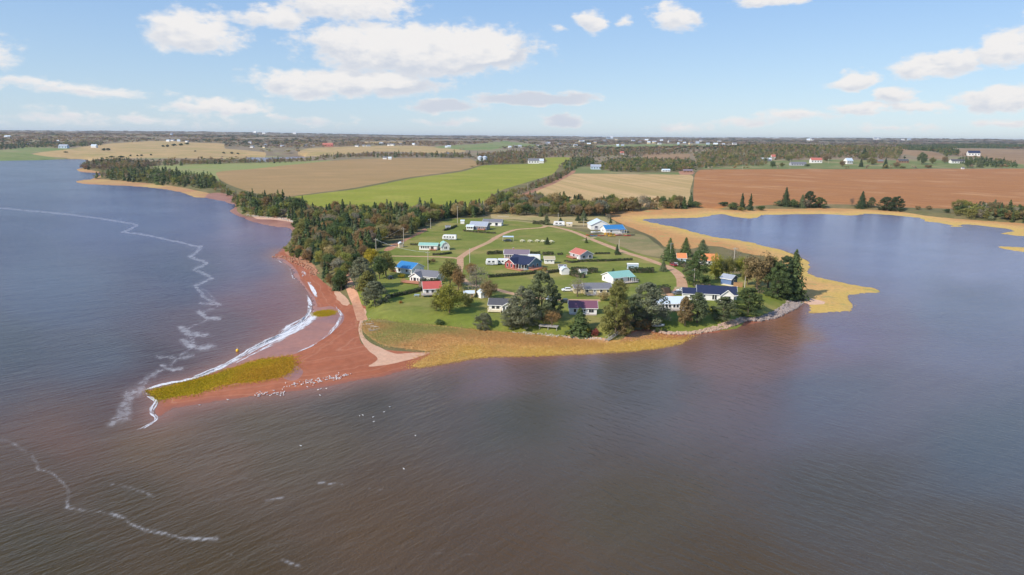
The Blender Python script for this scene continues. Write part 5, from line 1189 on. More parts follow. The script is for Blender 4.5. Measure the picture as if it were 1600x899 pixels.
block(b, 0, 0, 0, 11.5, 8, 2.7, 2.3, paint('slate_siding', (.16, .17, .21), .7), RSILV, [('r', 1, 1.4, 1, 1), ('f', 1, 1.4, 1.1, 1.1), ('f', 4, 1.4, 1.1, 1.1)]); block(b, -5.2, -3.4, 0, 4.6, 4.2, 2.3, .8, WHITE, RPALE, W1(-1.3, 0, 1.3, w=.9, h=1.3)); deck(b, 2.6, -5.4, 4.5, 2.6, .6, RDECK)
b = bld('bungalow', 'long white bungalow with a dark grey roof behind the silver-roofed house', 'bungalow', 769, 353, -10, 'f', 13, 6.5)
block(b, 0, 0, 0, 13, 6.5, 2.6, 1.6, WHITE, RGREY, W1(-4, -1, w=1.1)+[('f', 3, 1.1, 1.8, 2.0), ('r', 0, 1.4, 1, 1.2)]); deck(b, 4.2, -4.4, 4.5, 2.2, .25, CONC, False)
b = bld('shed', 'tiny white shed left of the silver-roofed house', 'shed', 722.5, 350, 0, 'f', 2.6, 2.4); block(b, 0, 0, 0, 2.6, 2.4, 2.0, .6, WHITE, RPALE, [], ov=.15)
b = bld('shed', 'small grey shed at the wood edge above the white caravan', 'shed', 700, 358.5, 8, 'f', 3.2, 2.6); block(b, 0, 0, 0, 3.2, 2.6, 1.7, .6, GREYW, RGREY, [('f', 0, .9, .8, 1.5, 'door', DARK)], ov=.15)
b = bld('barn', 'large white barn with its wide gable towards the road', 'barn', 938, 359.5, -86, 'r', 13, 12.6)
block(b, 0, 0, 0, 13, 12.6, 3.2, 2.9, WHITE, RPALE, [('r', 3.0, 3.0, .9, .8), ('r', -2.8, 1.4, 2.4, 2.6, 'door', GREYW), ('r', 4.6, 3.0, .6, .6)])
b = bld('boathouse', 'white boathouse with a bright blue roof beside the barn', 'boathouse', 961, 364.5, 16, 'f', 13, 8.5)
block(b, 0, 0, 0, 13, 8.5, 2.7, 2.0, WHITE, RBLUE, [('f', -2.8, 1.4, 1, 1), ('l', 0, 1.4, 1, 1.2)]); porch(b, 4.3, -5.6, 5.2, 2.8, 2.5, RBLUE)
b = bld('shed', 'narrow blue-grey shed at the right foot of the shore pines', 'shed', 865.5, 478, -55, 'r', 3, 2.6); block(b, 0, 0, 0, 3, 2.6, 2.2, .8, PALEB, RPALE, [('r', 0, 1.05, .9, 1.9, 'door')], ov=.2)
b = bld('shed', 'little white shed left of the charcoal-roofed cottage', 'shed', 757, 466, -60, 'r', 3, 3); block(b, 0, 0, 0, 3, 3, 2.0, .9, WHITE, RPALE, [('r', 0, 1.0, .8, 1.6, 'door', GREYW)], ov=.2)
b = bld('shed', 'cream shed half hidden behind the bushy tree', 'shed', 733, 466, 6, 'f', 3.8, 3); block(b, 0, 0, 0, 3.8, 3, 1.9, .6, CREAM, RPALE, [('f', 1.1, 1.0, .8, 1.5, 'door', WOOD)], ov=.2)
b = bld('cottage', 'white cottage with a pale metal roof and a long deck on the shore lawn', 'cottage', 1048, 484, 4, 'f', 9.6, 7)
block(b, 0, 0, 0, 9.6, 7, 2.3, 1.6, WHITE, RPALE, W1(-4, -2.8, -1.6, -.4, 1.2, 2.4, 3.8, w=.75, h=1.4)); deck(b, .3, -4.9, 10, 2.8, .4, DECK)
b = bld('house', 'long white house with navy shingle roofs and a front gable', 'house', 1120, 470, -10, 'f', 14, 8)
block(b, 0, 0, 0, 14, 8, 2.6, 2.2, WHITE, RNAVY, [('f', -4.6, 1.6, .6, .6), ('f', -1.4, 1.3, .7, 1.7), ('f', -.5, 1.3, .7, 1.7), ('f', 5.9, 1.3, .8, 1.8), ('r', 0, 1.4, 1, 1.2)])
block(b, 3.5, -2.6, R(90), 6, 4.6, 2.6, 1.9, WHITE, RNAVY, [('l', 0, 1.3, 2.2, 1.8)]); block(b, -9.2, -1.4, R(0), 6.4, 6, 2.4, 1.5, WHITE, RNAVY, [('f', 0, 1.1, 2.4, 1.9, 'door')]); deck(b, 3, -7, 6.5, 2.2, .4, DECK, False)
b = bld('shed', 'blue and white garden house with a light grey roof below the autumn trees', 'shed', 1134, 445, -47, 'f', 4.8, 4.8)
block(b, 0, 0, 0, 4.8, 4.8, 2.7, 1.3, BLUEW, RSILV, [('r', 0, 1.2, 1.1, 2.1, 'door')]); deck(b, 2.6, -3.4, 7, 1.8, .3, BEIGEP, False)
b = bld('hut', 'small pale hut with an orange roof in front of the conical evergreens', 'hut', 1065, 409, -4, 'f', 4.2, 4); block(b, 0, 0, 0, 4.2, 4, 2.0, 1.8, PALEB, RORG, [('f', 0, 1.1, .8, .8)])
b = bld('cottage', 'cottage with a large orange roof hidden behind the big round pine', 'cottage', 1108, 414, -6, 'f', 8, 6); block(b, 0, 0, 0, 8, 6, 2.2, 2.6, WHITE, RORG, [('f', 0, 1.2, 1, 1)])
b = bld('shed', 'white gambrel shed on the hedge line with a bow-topped door', 'shed', 883.5, 429.5, -78, 'r', 3.4, 3.6); block(b, 0, 0, 0, 3.4, 3.6, 2.0, 1.2, WHITE, RPALE, [], gam=True, ov=.15)
b = bld('shed', 'grey roofed lean shed with a white arch behind the gambrel shed', 'shed', 879, 421.5, 4, 'f', 3.4, 2.6); block(b, 0, 0, 0, 3.4, 2.6, 1.5, .6, GREYW, RGREY, [], ov=.15)
mb = MB(); mb.tube([(1.0+1.0*math.cos(a), -1.7, 1.3+1.0*math.sin(a)) for a in np.linspace(0, math.pi, 9)], .07, TRIM, 5); mb.box((0, -1.7, .6), (.08, .08, 1.4), TRIM); mb.box((2, -1.7, .6), (.08, .08, 1.4), TRIM); mb.build('arch', b)
b = bld('shed', 'tiny grey roofed white hut in front of the thick dark hedge', 'shed', 912.5, 429.5, 20, 'f', 3, 2.2); block(b, 0, 0, 0, 3, 2.2, 1.7, .6, WHITE, RGREY, [('l', 0, .9, .6, 1.4, 'door', DARK)], ov=.2)
b = bld('trailer', 'flat white topped trailer with a dark front behind the tall clipped hedge', 'trailer', 989, 421, 0, 'f', 5, 2.6); block(b, 0, 0, 0, 5, 2.6, 2.3, .25, PALEB, TRIM, [('l', 0, 1.2, 1.6, 1.6, 'door', DARK)], ov=.1, trim=False)

# caravans: a rounded shell on wheels, with windows and a door
def caravan(px, py, yaw, L, W, H, label, name='caravan', cat='caravan', stripe=None, nwin=3, col=None):
    col = col or WPAINT; b = bld(name, label, cat, px, py, yaw, 'f', L, W); prof = [(-L/2, .55), (-L/2-.08, 1.3), (-L/2+.25, H-.25), (-L/2+.7, H), (L/2-.5, H), (L/2-.12, H-.2), (L/2+.02, 1.3), (L/2, .55)]
    mb = MB(); n = len(prof); vs = [(x, -W/2, z) for x, z in prof]+[(x, W/2, z) for x, z in prof]; fs = [tuple(range(n))[::-1], tuple(range(n, 2*n))]+[(k, (k+1) % n, n+(k+1) % n, n+k) for k in range(n)]
    mb.add(vs, [f[::-1] for f in fs], col); mb.build('body', b)
    for i in range(nwin):
        u = -L/2+L*(i+.8)/(nwin+.9); m2 = MB(); m2.box((u, -W/2-.02, H*.62), (L/(nwin+2)*.8, .05, H*.24), GLASS); m2.build('window', b)
    m2 = MB(); m2.box((L/2-.9, -W/2-.025, H*.5), (.65, .05, H*.62), TRIM); m2.build('door', b)
    if stripe: m2 = MB(); m2.box((0, -W/2-.015, H*.36), (L*.9, .03, .18), stripe); m2.build('stripe', b)
    for sx in (-.35, .35):
        for sy in (-1, 1):
            m2 = MB(); m2.tube([(sx, sy*(W/2-.25), .36), (sx, sy*(W/2-.02), .36)], .36, RUB, 10); m2.tube([(sx, sy*(W/2-.03), .36), (sx, sy*(W/2-.005), .36)], .2, GALV, 8); m2.build('wheel', b)
    m2 = MB(); m2.tube([(-L/2-.1, 0, .5), (-L/2-1.1, 0, .5)], .06, DARK, 5); m2.build('tow_bar', b); return b
caravan(702, 375.5, -6, 8.2, 2.5, 3.0, 'white caravan with big lettering-like windows parked on the upper lawn', nwin=4, stripe=DARK)
caravan(768.5, 415, 4, 5.6, 2.5, 2.9, 'left one of two white camper trailers parked on the lawn', nwin=2, stripe=DARK); caravan(786, 414, 0, 5.6, 2.5, 2.7, 'right one of two white camper trailers parked against the brick porch', nwin=3)
caravan(873.5, 353.5, -2, 7.6, 2.5, 3.1, 'white caravan with a rounded nose at the road bend', nwin=2, stripe=DARK)
b = bld('trailer', 'low boxy white trailer right of the caravan at the road bend', 'trailer', 889.5, 354, -2, 'f', 4, 2.4); block(b, 0, 0, 0, 4, 2.4, 2.1, .3, TAN, TRIM, [('f', 0, 1.2, 1.0, .5)], ov=.1, trim=False)
caravan(834, 408, -4, 6.4, 2.6, 3.0, 'plain white box trailer behind the right side of the navy roof', 'trailer', 'trailer', nwin=1)

# cars
def car(px, py, yaw, col, label, cat='car', kind='car', L=4.5):
    b = bld('parked_car', label, cat, px, py, yaw, 'f', L, 1.8); W = 1.8
    pr = [(-L/2, .35), (-L/2, .8), (-L*.3, .95), (-L*.17, 1.45), (L*.25, 1.48), (L*.42, 1.0), (L/2, .9), (L/2, .35)]
    mb = MB(); n = len(pr); i_ = lambda z: W/2 if z < 1.1 else W/2-.18
    vs = [(x, -i_(z), z) for x, z in pr]+[(x, i_(z), z) for x, z in pr]; fs = [tuple(range(n)), tuple(range(n, 2*n))[::-1]]+[(k, n+k, n+(k+1) % n, (k+1) % n) for k in range(n)]
    mb.add(vs, fs, col); mb.build('body', b); g = MB()
    for s in (-1, 1):
        yy = s*(W/2-.075); g.add([(-L*.24, s*(W/2+.004), 1.0), (L*.36, s*(W/2+.004), 1.0), (L*.24, s*(W/2-.15), 1.4), (-L*.15, s*(W/2-.15), 1.4)], [(0, 1, 2, 3)], GLASS)
    g.add([(-L*.29, -.7, .99), (-L*.29, .7, .99), (-L*.185, .6, 1.42), (-L*.185, -.6, 1.42)], [(0, 1, 2, 3)], GLASS); g.add([(L*.41, -.7, 1.04), (L*.41, .7, 1.04), (L*.27, .6, 1.45), (L*.27, -.6, 1.45)], [(3, 2, 1, 0)], GLASS)
    g.build('window', b)
    for sx in (-L*.31, L*.31):
        for sy in (-1, 1): m2 = MB(); m2.tube([(sx, sy*.72, .33), (sx, sy*.93, .33)], .33, RUB, 10); m2.tube([(sx, sy*.9, .33), (sx, sy*.94, .33)], .18, GALV, 8); m2.build('wheel', b)
    return b
CW = WPAINT; CG = paint('grey_car_paint', (.18, .19, .2), .3, .4, .5, .05); CRD = paint('red_car_paint', (.28, .03, .03), .3, .1, .5, .05); CDK = paint('dark_car_paint', (.035, .05, .045), .3, .1, .5, .05)
car(887, 456, 4, CW, 'white car parked on the lawn left of the yellow bungalow'); car(1056, 416, -8, CW, 'white car parked in front of the rounded hedge by the red road', L=4.2); car(1049.5, 416, -70, CRD, 'dark red car next to the white one by the red road', L=4.2)
car(1061, 461, 10, CG, 'grey car on the drive above the pale metal-roofed cottage'); car(1068, 457.5, 0, CW, 'white van beside the grey car at the end of the red road', 'van', L=5.2)
car(883, 474, 0, CDK, 'dark vehicle parked left of the burgundy-roofed cottage', L=3.4); car(793, 378, -4, CDK, 'dark green truck parked beside the white awning on the round lawn', 'truck', L=5.0); car(611, 437, 30, CDK, 'small black garden tractor on the lawn below the blue-roofed cottage', 'tractor', L=2.6)
# awning beside the truck
b = bld('awning', 'white canvas awning on thin poles over the truck on the round lawn', 'awning', 794, 377, 0, 'f', 6.4, 3)
mb = MB(); mb.add([(-3.2, -1.2, 2.3), (3.2, -1.2, 2.3), (3.2, 0, 2.9), (-3.2, 0, 2.9), (3.2, 1.2, 2.3), (-3.2, 1.2, 2.3)], [(0, 1, 2, 3), (3, 2, 4, 5)], PALEB); mb.build('canopy', b)
for sx in (-1, 1):
    for sy in (-1, 1): mb = MB(); mb.tube([(sx*3.1, sy*1.15, 0), (sx*3.1, sy*1.15, 2.32)], .05, TRIM, 5); mb.build('post', b)

# picnic tables
TABLE = paint('pale_new_timber', (.86, .78, .58), .7, 0, .3, .1)
def picnic(px, py, yaw, m, label, group=None, s=1.0):
    b = bld('picnic_table', label, 'picnic table', px, py, yaw, 'f', 2, 1.5, group); b.scale = (s, s, s)
    for k in range(4): mb = MB(); mb.box((0, -.3+.2*k, .76), (2.0, .18, .05), m); mb.build('plank', b)
    for sy in (-.7, .7): mb = MB(); mb.box((0, sy, .46), (2.0, .28, .05), m); mb.build('bench', b)
    for sx in (-.7, .7):
        mb = MB(); mb.tube([(sx, -.75, 0), (sx, -.2, .73)], .05, m, 4); mb.tube([(sx, .75, 0), (sx, .2, .73)], .05, m, 4); mb.tube([(sx, -.7, .43), (sx, .7, .43)], .045, m, 4); mb.build('leg', b)
for i, (x, y) in enumerate([(815, 378.5), (827, 378.8), (838.5, 378.5), (847, 379), (860, 379.5)]):
    picnic(x, y, -58, TABLE, ['leftmost of the row of pale picnic tables on the round lawn', 'second from the left in the row of pale picnic tables', 'middle one of the row of pale picnic tables', 'pale picnic table just left of the small dark spruce', 'pale picnic table just right of the small dark spruce'][i], 'row of pale picnic tables on the lawn', 1.5)
picnic(650.5, 464, -10, PALEB, 'pale picnic table on the lawn left of the red-roofed cottage'); picnic(666.5, 465, 10, GREENP, 'dark green picnic table beside the deck of the red-roofed cottage')
# long wooden platform above the marsh
b = bld('platform', 'long grey wooden platform on posts above the marsh', 'platform', 856, 516.5, -16, 'f', 6.2, 2.2)
for k in range(8): mb = MB(); mb.box((0, -1.0+.28*k, 1.05), (6.2, .25, .07), GWOOD); mb.build('plank', b)
for sx in (-2.8, 0, 2.8):
    for sy in (-.9, .9): mb = MB(); mb.box((sx, sy, .4), (.16, .16, 1.2), GWOOD); mb.build('post', b)
mb = MB(); mb.box((0, -1.02, .9), (6.1, .08, .2), GWOOD); mb.box((0, 1.02, .9), (6.1, .08, .2), GWOOD); mb.build('beam', b)
# stairs down to the beach
b = bld('beach_stairs', 'grey wooden stairs running down the bank to the marsh', 'stairs', 948, 534, 0, 'f', 1, 1); top = G(970, 519); o = Vector(b.location); d = Vector((top.x-o.x, top.y-o.y, 0)); b.rotation_euler = (0, 0, math.atan2(d.y, d.x)); LL = d.length; HH = top.z-o.z+.4
for sy in (-.6, .6):
    mb = MB(); mb.tube([(0, sy, .15), (LL, sy, HH)], .12, GWOOD, 4); mb.build('stringer', b); mb = MB(); mb.tube([(0, sy, 1.05), (LL, sy, HH+.9)], .06, GWOOD, 4)
    for k in range(5): mb.tube([(LL*k/4, sy, .1+HH*k/4), (LL*k/4, sy, 1.05+(HH-.15)*k/4)], .06, GWOOD, 4)
    mb.build('railing', b)
for k in range(14): mb = MB(); mb.box((LL*(k+.5)/14, 0, .25+(HH-.15)*(k+.5)/14), (.3, 1.15, .05), GWOOD); mb.build('tread', b)
# white landing with rails on the far beach
b = bld('landing', 'white railed landing with steps at the back of the small red cove', 'landing', 452.5, 340, -8, 'f', 4, 2); deck(b, 0, 0, 4, 2.4, 1.6, TRIM)
mb = MB()
for k in range(6): mb.box((2.3+.28*k, 0, 1.4-.25*k), (.3, 1.1, .06), TRIM)
mb.build('step', b)
# board fence by the blue garden house
b = bld('board_fence', 'brown board fence at the right of the blue garden house', 'fence', 1153, 449, -4, 'f', 3.6, .2)
for k in range(12): mb = MB(); mb.box((-1.7+.31*k, 0, 1.0), (.29, .04, 2.0), WOOD); mb.build('board', b)
for z in (.4, 1.6): mb = MB(); mb.box((0, .05, z), (3.6, .06, .1), WOOD); mb.build('rail', b)
b = bld('board_fence', 'weathered low fence by the dry meadow near the road bend', 'fence', 786, 340, 0, 'f', 8, .2)
for k in range(6): mb = MB(); mb.box((-4+1.6*k, 0, .6), (.14, .14, 1.3), POLE); mb.build('post', b)
for z in (.5, 1.05): mb = MB(); mb.box((0, -.09, z), (8, .04, .16), POLE); mb.build('rail', b)

# boats and kayaks
def boat(px, py, yaw, L, W, H, col, label, name='boat', cat='boat', z=.25, open_=True, group=None):
    p = G(px, py); b = empty(name, (p.x, p.y, p.z+z), R(yaw), label, cat, group); mb = MB(); n = 11; rings = []
    for i in range(n):
        t = i/(n-1)*2-1; w = W/2*(1-abs(t)**2.6)**.7+.01; sh = H*(1+.25*t*t); rings.append([(t*L/2, -w, sh), (t*L/2, -w*.75, sh*.4), (t*L/2, 0, .02+.25*H*abs(t)**4), (t*L/2, w*.75, sh*.4), (t*L/2, w, sh)])
    vs = [v for r in rings for v in r]; fs = [(i*5+k, i*5+k+1, i*5+k+6, i*5+k+5) for i in range(n-1) for k in range(4)]; mb.add(vs, fs, col); mb.build('hull', b, smooth=True)
    m2 = MB(); 
    for i in range(n-1): a, c = rings[i], rings[i+1]; m2.add([(a[0][0], a[0][1]*.98, a[0][2]-.02), (a[4][0], a[4][1]*.98, a[4][2]-.02), (c[4][0], c[4][1]*.98, c[4][2]-.02), (c[0][0], c[0][1]*.98, c[0][2]-.02)], [(0, 1, 2, 3)], col)
    m2.build('deck', b)
    if open_: m3 = MB(); m3.box((.1*L, 0, H), (L*.3, W*.55, .08), DARK); m3.build('cockpit', b)
    return b
boat(1028, 512, 8, 4.4, 1.7, .7, WPAINT, 'small white boat pulled up under the widest grey pine'); boat(931, 366, 4, 6.5, 2.2, 1.0, WPAINT, 'white motorboat on the ground in front of the barn', z=.5)
KY = [(921, 369, REDP, 6, 'red kayak at the left end of the boatyard', .3), (928, 370, BLUEP, -4, 'blue kayak lying below the white motorboat', .2), (939, 369.5, REDP, 8, 'red kayak right of the white motorboat', .2),
      (950, 369, YEL, 2, 'lowest front yellow kayak on the rack', .35), (950, 369, YEL, 2, 'middle yellow kayak on the rack', .95), (950, 369, YEL, 3, 'top yellow kayak on the rack', 1.5), (957, 368.6, YEL, 6, 'yellow kayak leaning at the right of the rack', .5), (956, 370, YEL, -5, 'yellow kayak lying on the ground before the rack', .15),
      (966, 369, REDP, 3, 'red kayak just right of the yellow rack', .3), (967, 369, WPAINT, 2, 'white kayak lying across the red one', .8), (974, 368.6, CREAM, 5, 'cream canoe in front of the blue porch', .3), (980, 369.5, REDP, 0, 'red kayak right of the cream canoe', .2), (986, 368.5, DARK, -5, 'dark kayak at the right end of the boatyard', .2)]
for x, y, c, yw, lb, zz in KY: boat(x, y, yw, 4.6, 1.0, .5, c, lb, 'kayak', 'kayak', z=zz, group='kayaks and canoes in front of the boathouse')
b = bld('kayak_rack', 'low wooden rack holding three yellow kayaks in front of the boathouse', 'rack', 950, 369.6, 2, 'f', 3, 1.2)
for sx in (-1.1, 1.1):
    for sy in (-.55, .55): mb = MB(); mb.box((sx, sy, 1.05), (.1, .1, 2.1), GWOOD); mb.build('post', b)
    for z in (.3, .9, 1.45): mb = MB(); mb.box((sx, 0, z), (.1, 1.1, .08), GWOOD); mb.build('rail', b)
# marker buoy
p = P0(371, 549, 0); b = empty('marker_buoy', (p[0], p[1], -.1), 0, 'small yellow marker buoy floating off the sandbar', 'buoy')
mb = MB(); mb.tube([(0, 0, -.2), (0, 0, .15), (0, 0, .55), (0, 0, .8)], [.25, .45, .42, .15], YEL, 10); mb.build('float', b, smooth=True); mb = MB(); mb.tube([(0, 0, .8), (0, 0, 1.2)], .06, WPAINT, 6); mb.build('stem', b)

# utility poles
def upole(x, y0, y1, label, arm=True, lamp=False, m=POLE):
    p = G(x, y0); h = (y0-y1)/SC(p); b = empty('utility_pole', p, R(rnd.uniform(-20, 20)), label, 'pole', 'utility poles of the lanes'); mb = MB(); mb.tube([(0, 0, -.3), (0, 0, h)], [.17, .11], m, 8); mb.build('pole', b)
    if arm:
        mb = MB(); mb.box((0, -.16, h-.7), (2.0, .1, .12), m); mb.build('crossarm', b)
        for sx in (-.85, 0, .85): mb = MB(); mb.tube([(sx, -.16, h-.63), (sx, -.16, h-.45)], .05, PALEB, 6); mb.build('insulator', b)
    if lamp: mb = MB(); mb.tube([(0, 0, h-1.2), (-.9, -.5, h-.8)], .05, GALV, 5); mb.box((-1.1, -.6, h-.82), (.7, .3, .18), PALEB, .5); mb.build('lamp', b)
for a in [(588, 401, 372, 'pole at the left end of the red lane on the upper lawn'), (669, 423, 392, 'pole standing on the lawn just right of the blue roof'), (734, 411, 388, 'white pole right of the fork of the red lanes', False), (631, 386, 356, 'pole beside the tiny tan shed at the wood edge'), (673, 358, 341, 'lamp pole in front of the wood above the caravan', False, True),
  (715, 349, 322, 'tall pole at the corner of the wood near the tiny white shed'), (735, 336, 316, 'pole in the gap of the wood above the silver roof', False), (755, 336, 314, 'pole at the wood edge right of the silver roof', False), (872, 349, 333, 'pole above the white caravan at the road bend', False), (912, 354, 341, 'pole left of the white barn', False),
  (967, 391, 374, 'pole beside the small dark spruce on the red road', False), (1047, 408, 379, 'pole in front of the leftmost conical evergreen'), (1084, 446, 418, 'pole with a street lamp in front of the big round pine', False, True), (1145, 432, 386, 'tall pole behind the blue garden house'), (1163, 455, 432, 'pale pole right of the brown board fence', False),
  (890, 270, 250, 'pole at the top of the lane', False), (864, 285, 272, 'pole half way along the lane hedgerow', False), (850, 288, 275, 'second pole along the lane hedgerow', False), (824, 298, 287, 'third pole along the lane hedgerow', False), (1160, 265.5, 252, 'roadside pole behind the red field beside the brown wood'), (1234, 264, 249, 'roadside pole by the long grey house'), (1294, 257, 245, 'roadside pole by the farm drive', True)]:
    upole(*a)
def wire(a, b, ha, hb, sag, label):
    p, q = G(*a), G(*b); p.z += ha; q.z += hb; mb = MB(); pts_ = [p+(q-p)*t-Vector((0, 0, sag*4*t*(1-t))) for t in np.linspace(0, 1, 9)]; o0 = p.copy(); mb.tube([tuple(v-o0) for v in pts_], .035, GALV, 3, False); o = mb.build('overhead_wire', None, o0); tagg(o, label, 'wire', 'overhead wires')
wire((1160, 265.5), (1234, 264), 19, 21, 2, 'overhead wire between the two roadside poles behind the red field'); wire((588, 401), (631, 386), 8.6, 11, 1, 'overhead wire from the lane pole to the wood edge pole'); wire((588, 401), (669, 423), 8.6, 8.4, 1.2, 'overhead wire crossing above the blue roof')

# silos and far farm buildings
for x, lb in ((750, 'left one of two big ribbed steel silos at the end of the tan field'), (757.5, 'right one of two big ribbed steel silos at the end of the tan field')):
    p = G(x, 255.5); s = SC(p); r = 3.9/s; h = 9.8/s; b = empty('grain_silo', p, 0, lb, 'silo', 'steel silos by the tan field'); mb = MB(); mb.tube([(0, 0, -1), (0, 0, h)], r, GALV, 20); mb.build('drum', b, smooth=False); mb = MB(); mb.tube([(0, 0, h), (0, 0, h+r*.42)], [r*1.03, r*.12], RPALE, 20); mb.build('roof', b)
def farh(px, py, w, h, wm, rm, label, yaw=0, group=None, name='farmhouse', win=True):
    p = G(px, py); s = SC(p); L = w/s; H = h/s; W = min(L*.7, 12); b = empty(name, p, R(yaw), label, 'barn' if name == 'barn' else 'house', group)
    block(b, 0, W/2, 0, L, W, H*.58, H*.42, wm, rm, [], ov=.5, trim=False)
    if win and w > 9:
        n = int(w/4)
        for k in range(n): mb = MB(); mb.box((-L/2+L*(k+.5)/n, -.06, H*.32), (L/n*.35, .1, H*.22), GLASS); mb.build('window', b)
    return b
for a in [(834, 256, 17, 8, WHITE, RGREY, 'white farmhouse among trees above the bright green field', 5), (846, 255.5, 7, 7, WHITE, RPALE, 'white outbuilding right of the farmhouse above the bright green field', 5), (931, 265, 16, 7.5, PALEB, RSILV, 'pale blue-grey house at the head of the stubble field', -5), (1248, 259, 24, 5.5, GREYW, RGREY, 'long low grey house behind the red field', 0), (1276, 255, 17, 8, WHITE, RRED2, 'white house with a pink-red roof behind the red field', 0),
   (1328, 256.5, 12, 9, WHITE, RPALE, 'white gabled house behind the red field', 20), (1376, 255, 9, 5, paint('brown_siding', (.28, .16, .10)), RGREY, 'small brown house right of the white gabled house', 0), (1412, 255, 16, 6, MATS['brown_siding'], RDARK, 'long brown house among the trees behind the red field', 0), (1497, 255.5, 21, 6, WHITE, RDARK, 'long white house with a dark roof at the right of the red field', 3), (1522, 244, 17, 8, WHITE, RNAVY, 'white house with a navy roof on the rise between brown fields', -10),
   (1198, 252, 15, 5, GREYW, RPALE, 'pale house at the left end of the roadside green', 0), (1209, 249, 7, 7, WHITE, RRED2, 'small white house with a red roof at the wood edge', 0), (1075, 270, 14, 5, MATS['brown_siding'], RPURP, 'brown farm shed at the corner of the red field', -6), (1041, 268.5, 12, 4, WHITE, RPALE, 'row of white farm shed doors under the round wood', 0), (972, 242, 6, 5, WHITE, RRED2, 'white house with a red top beyond the round wood', 0), (916, 243, 5, 4, CREAM, RGREY, 'cream house in the brown wood', 0),
   (601, 249, 6, 4, WHITE, RGREY, 'left one of two white houses behind the tan field', 0), (609, 249.5, 5, 4, WHITE, RPALE, 'right one of two white houses behind the tan field', 0), (98, 232, 14, 6, PALEB, RSILV, 'blue-grey barn on the far shore of the bay', -4), (146, 231, 8, 5, WHITE, RPALE, 'white farmhouse on the far shore of the bay', 0), (11, 216, 9, 4, WHITE, RPALE, 'white barn high on the far hill at the left edge', 0), (512, 229, 16, 5, RRED2, RRED2, 'terracotta coloured long building on the far hillside', 0), (1505, 264.5, 4, 3, WHITE, RGREY, 'tiny white hut on the edge of the red field', 0)]:
    farh(*a[:8], *(a[8:] or ()))
rh = random.Random(4)
FH = [(44, 227), (90, 222.5), (262, 221.5), (268, 220.5), (279, 222), (291, 222.5), (267, 212), (390, 224.5), (393, 231), (414, 228), (412, 231.5), (440, 229.5), (478, 230), (490, 229), (557, 229.5), (568, 229), (576, 229), (595, 226), (607, 228), (612, 227.8), (626, 227.5), (646, 227), (697, 231), (702, 230.5), (398, 209.5), (412, 209.8), (460, 210.5),
      (700, 241), (797, 231.5), (806, 230.5), (812, 231), (853, 227), (857, 226), (875, 227.5), (886, 227), (900, 229), (908, 223), (912, 222.5), (930, 224), (951, 217), (955, 216.8), (963, 219.5), (965, 229), (973, 228.5), (990, 222), (1000, 223.5), (1014, 225), (1022, 224), (1031, 226), (1034, 222), (1060, 226), (1063, 222), (1070, 225), (1080, 226), (1090, 224.5), (1095, 222), (1106, 226), (1118, 226.5), (1124, 223), (1131, 227), (1148, 227),
      (1263, 220.5), (1270, 220.3), (1368, 219), (1374, 218.3), (1411, 219.5), (1421, 219.2), (1010, 221), (1046, 223.5), (920, 227), (840, 229), (944, 222)]
for i, (x, y) in enumerate(FH):
    farh(x, y, rh.uniform(3.2, 7), rh.uniform(2.6, 4.2), rh.choice([WHITE, WHITE, WHITE, CREAM, PALEB]), rh.choice([RPALE, RGREY, RGREY, RSILV]), 'tiny white house among the trees of the far '+('left hills' if x < 500 else 'middle hills' if x < 780 else 'village' if x < 1160 else 'right skyline'), rh.uniform(-25, 25), 'far houses of the '+('left hills' if x < 500 else 'middle hills' if x < 780 else 'village' if x < 1160 else 'right skyline'), 'house', False)

# gulls resting on the sandbar
gm = MB(); rings = []
for t, r, z in ((-.26, .02, .16), (-.18, .07, .17), (-.05, .1, .17), (.08, .09, .19), (.15, .05, .25), (.19, .055, .30), (.24, .035, .30), (.30, .008, .285)): rings.append((t, r, z))
vs = [(t, r*math.cos(a), z+r*.9*math.sin(a)) for t, r, z in rings for a in np.linspace(0, 2*math.pi, 7)[:-1]]
gm.add(vs, [(i*6+k, i*6+(k+1) % 6, i*6+6+(k+1) % 6, i*6+6+k) for i in range(7) for k in range(6)], GULLM)
for s in (-1, 1): gm.add([(.08, s*.1, .22), (-.1, s*.12, .22), (-.3, s*.05, .19), (-.05, s*.05, .275)], [(0, 1, 2, 3)], GULLW); gm.tube([(0, s*.03, .1), (0, s*.03, 0)], .01, YEL, 3)
gme = bpy.data.meshes.new('gull'); gme.from_pydata(gm.v, [], gm.f)
for m_ in gm.mats: gme.materials.append(m_)
gme.polygons.foreach_set('material_index', gm.mi); gme.update()
rgl = random.Random(5); GP = []
for _ in range(34): t = rgl.random(); GP.append((402+42*t+rgl.gauss(0, 2), 616-3*t+rgl.gauss(0, 2.2)))
for _ in range(88): t = rgl.random()**.8; GP.append((442+100*t+rgl.gauss(0, 2), 606-19*t+rgl.gauss(0, 2.0)))
GP += [(497, 608.5), (501, 607), (510, 606.5), (500, 617), (548, 585), (356, 624), (312, 632)]
for x, y in GP:
    q = P0(x, y, .3); hq = zat(q[0], q[1]); o = link('gull', gme, None, (q[0], q[1], hq)); o.rotation_euler = (0, 0, rgl.uniform(0, 6.28)); k = rgl.uniform(.85, 1.1); o.scale = (k, k, k)
    tagg(o, 'white gull with grey wings resting in the flock on the red sandbar', 'gull', 'gulls resting on the sandbar')
for x, y in [(562, 650), (567, 649), (583, 652), (584, 659), (600, 644), (609, 636), (470, 697), (649, 681), (631, 733)]:
    q = P0(x, y, 0); o = link('gull', gme, None, (q[0], q[1], -.12)); o.rotation_euler = (0, 0, rgl.uniform(0, 6.28)); o.scale = (.85, .85, .85); tagg(o, 'white gull floating alone on the dark water off the sandbar', 'gull', 'gulls floating off the sandbar')

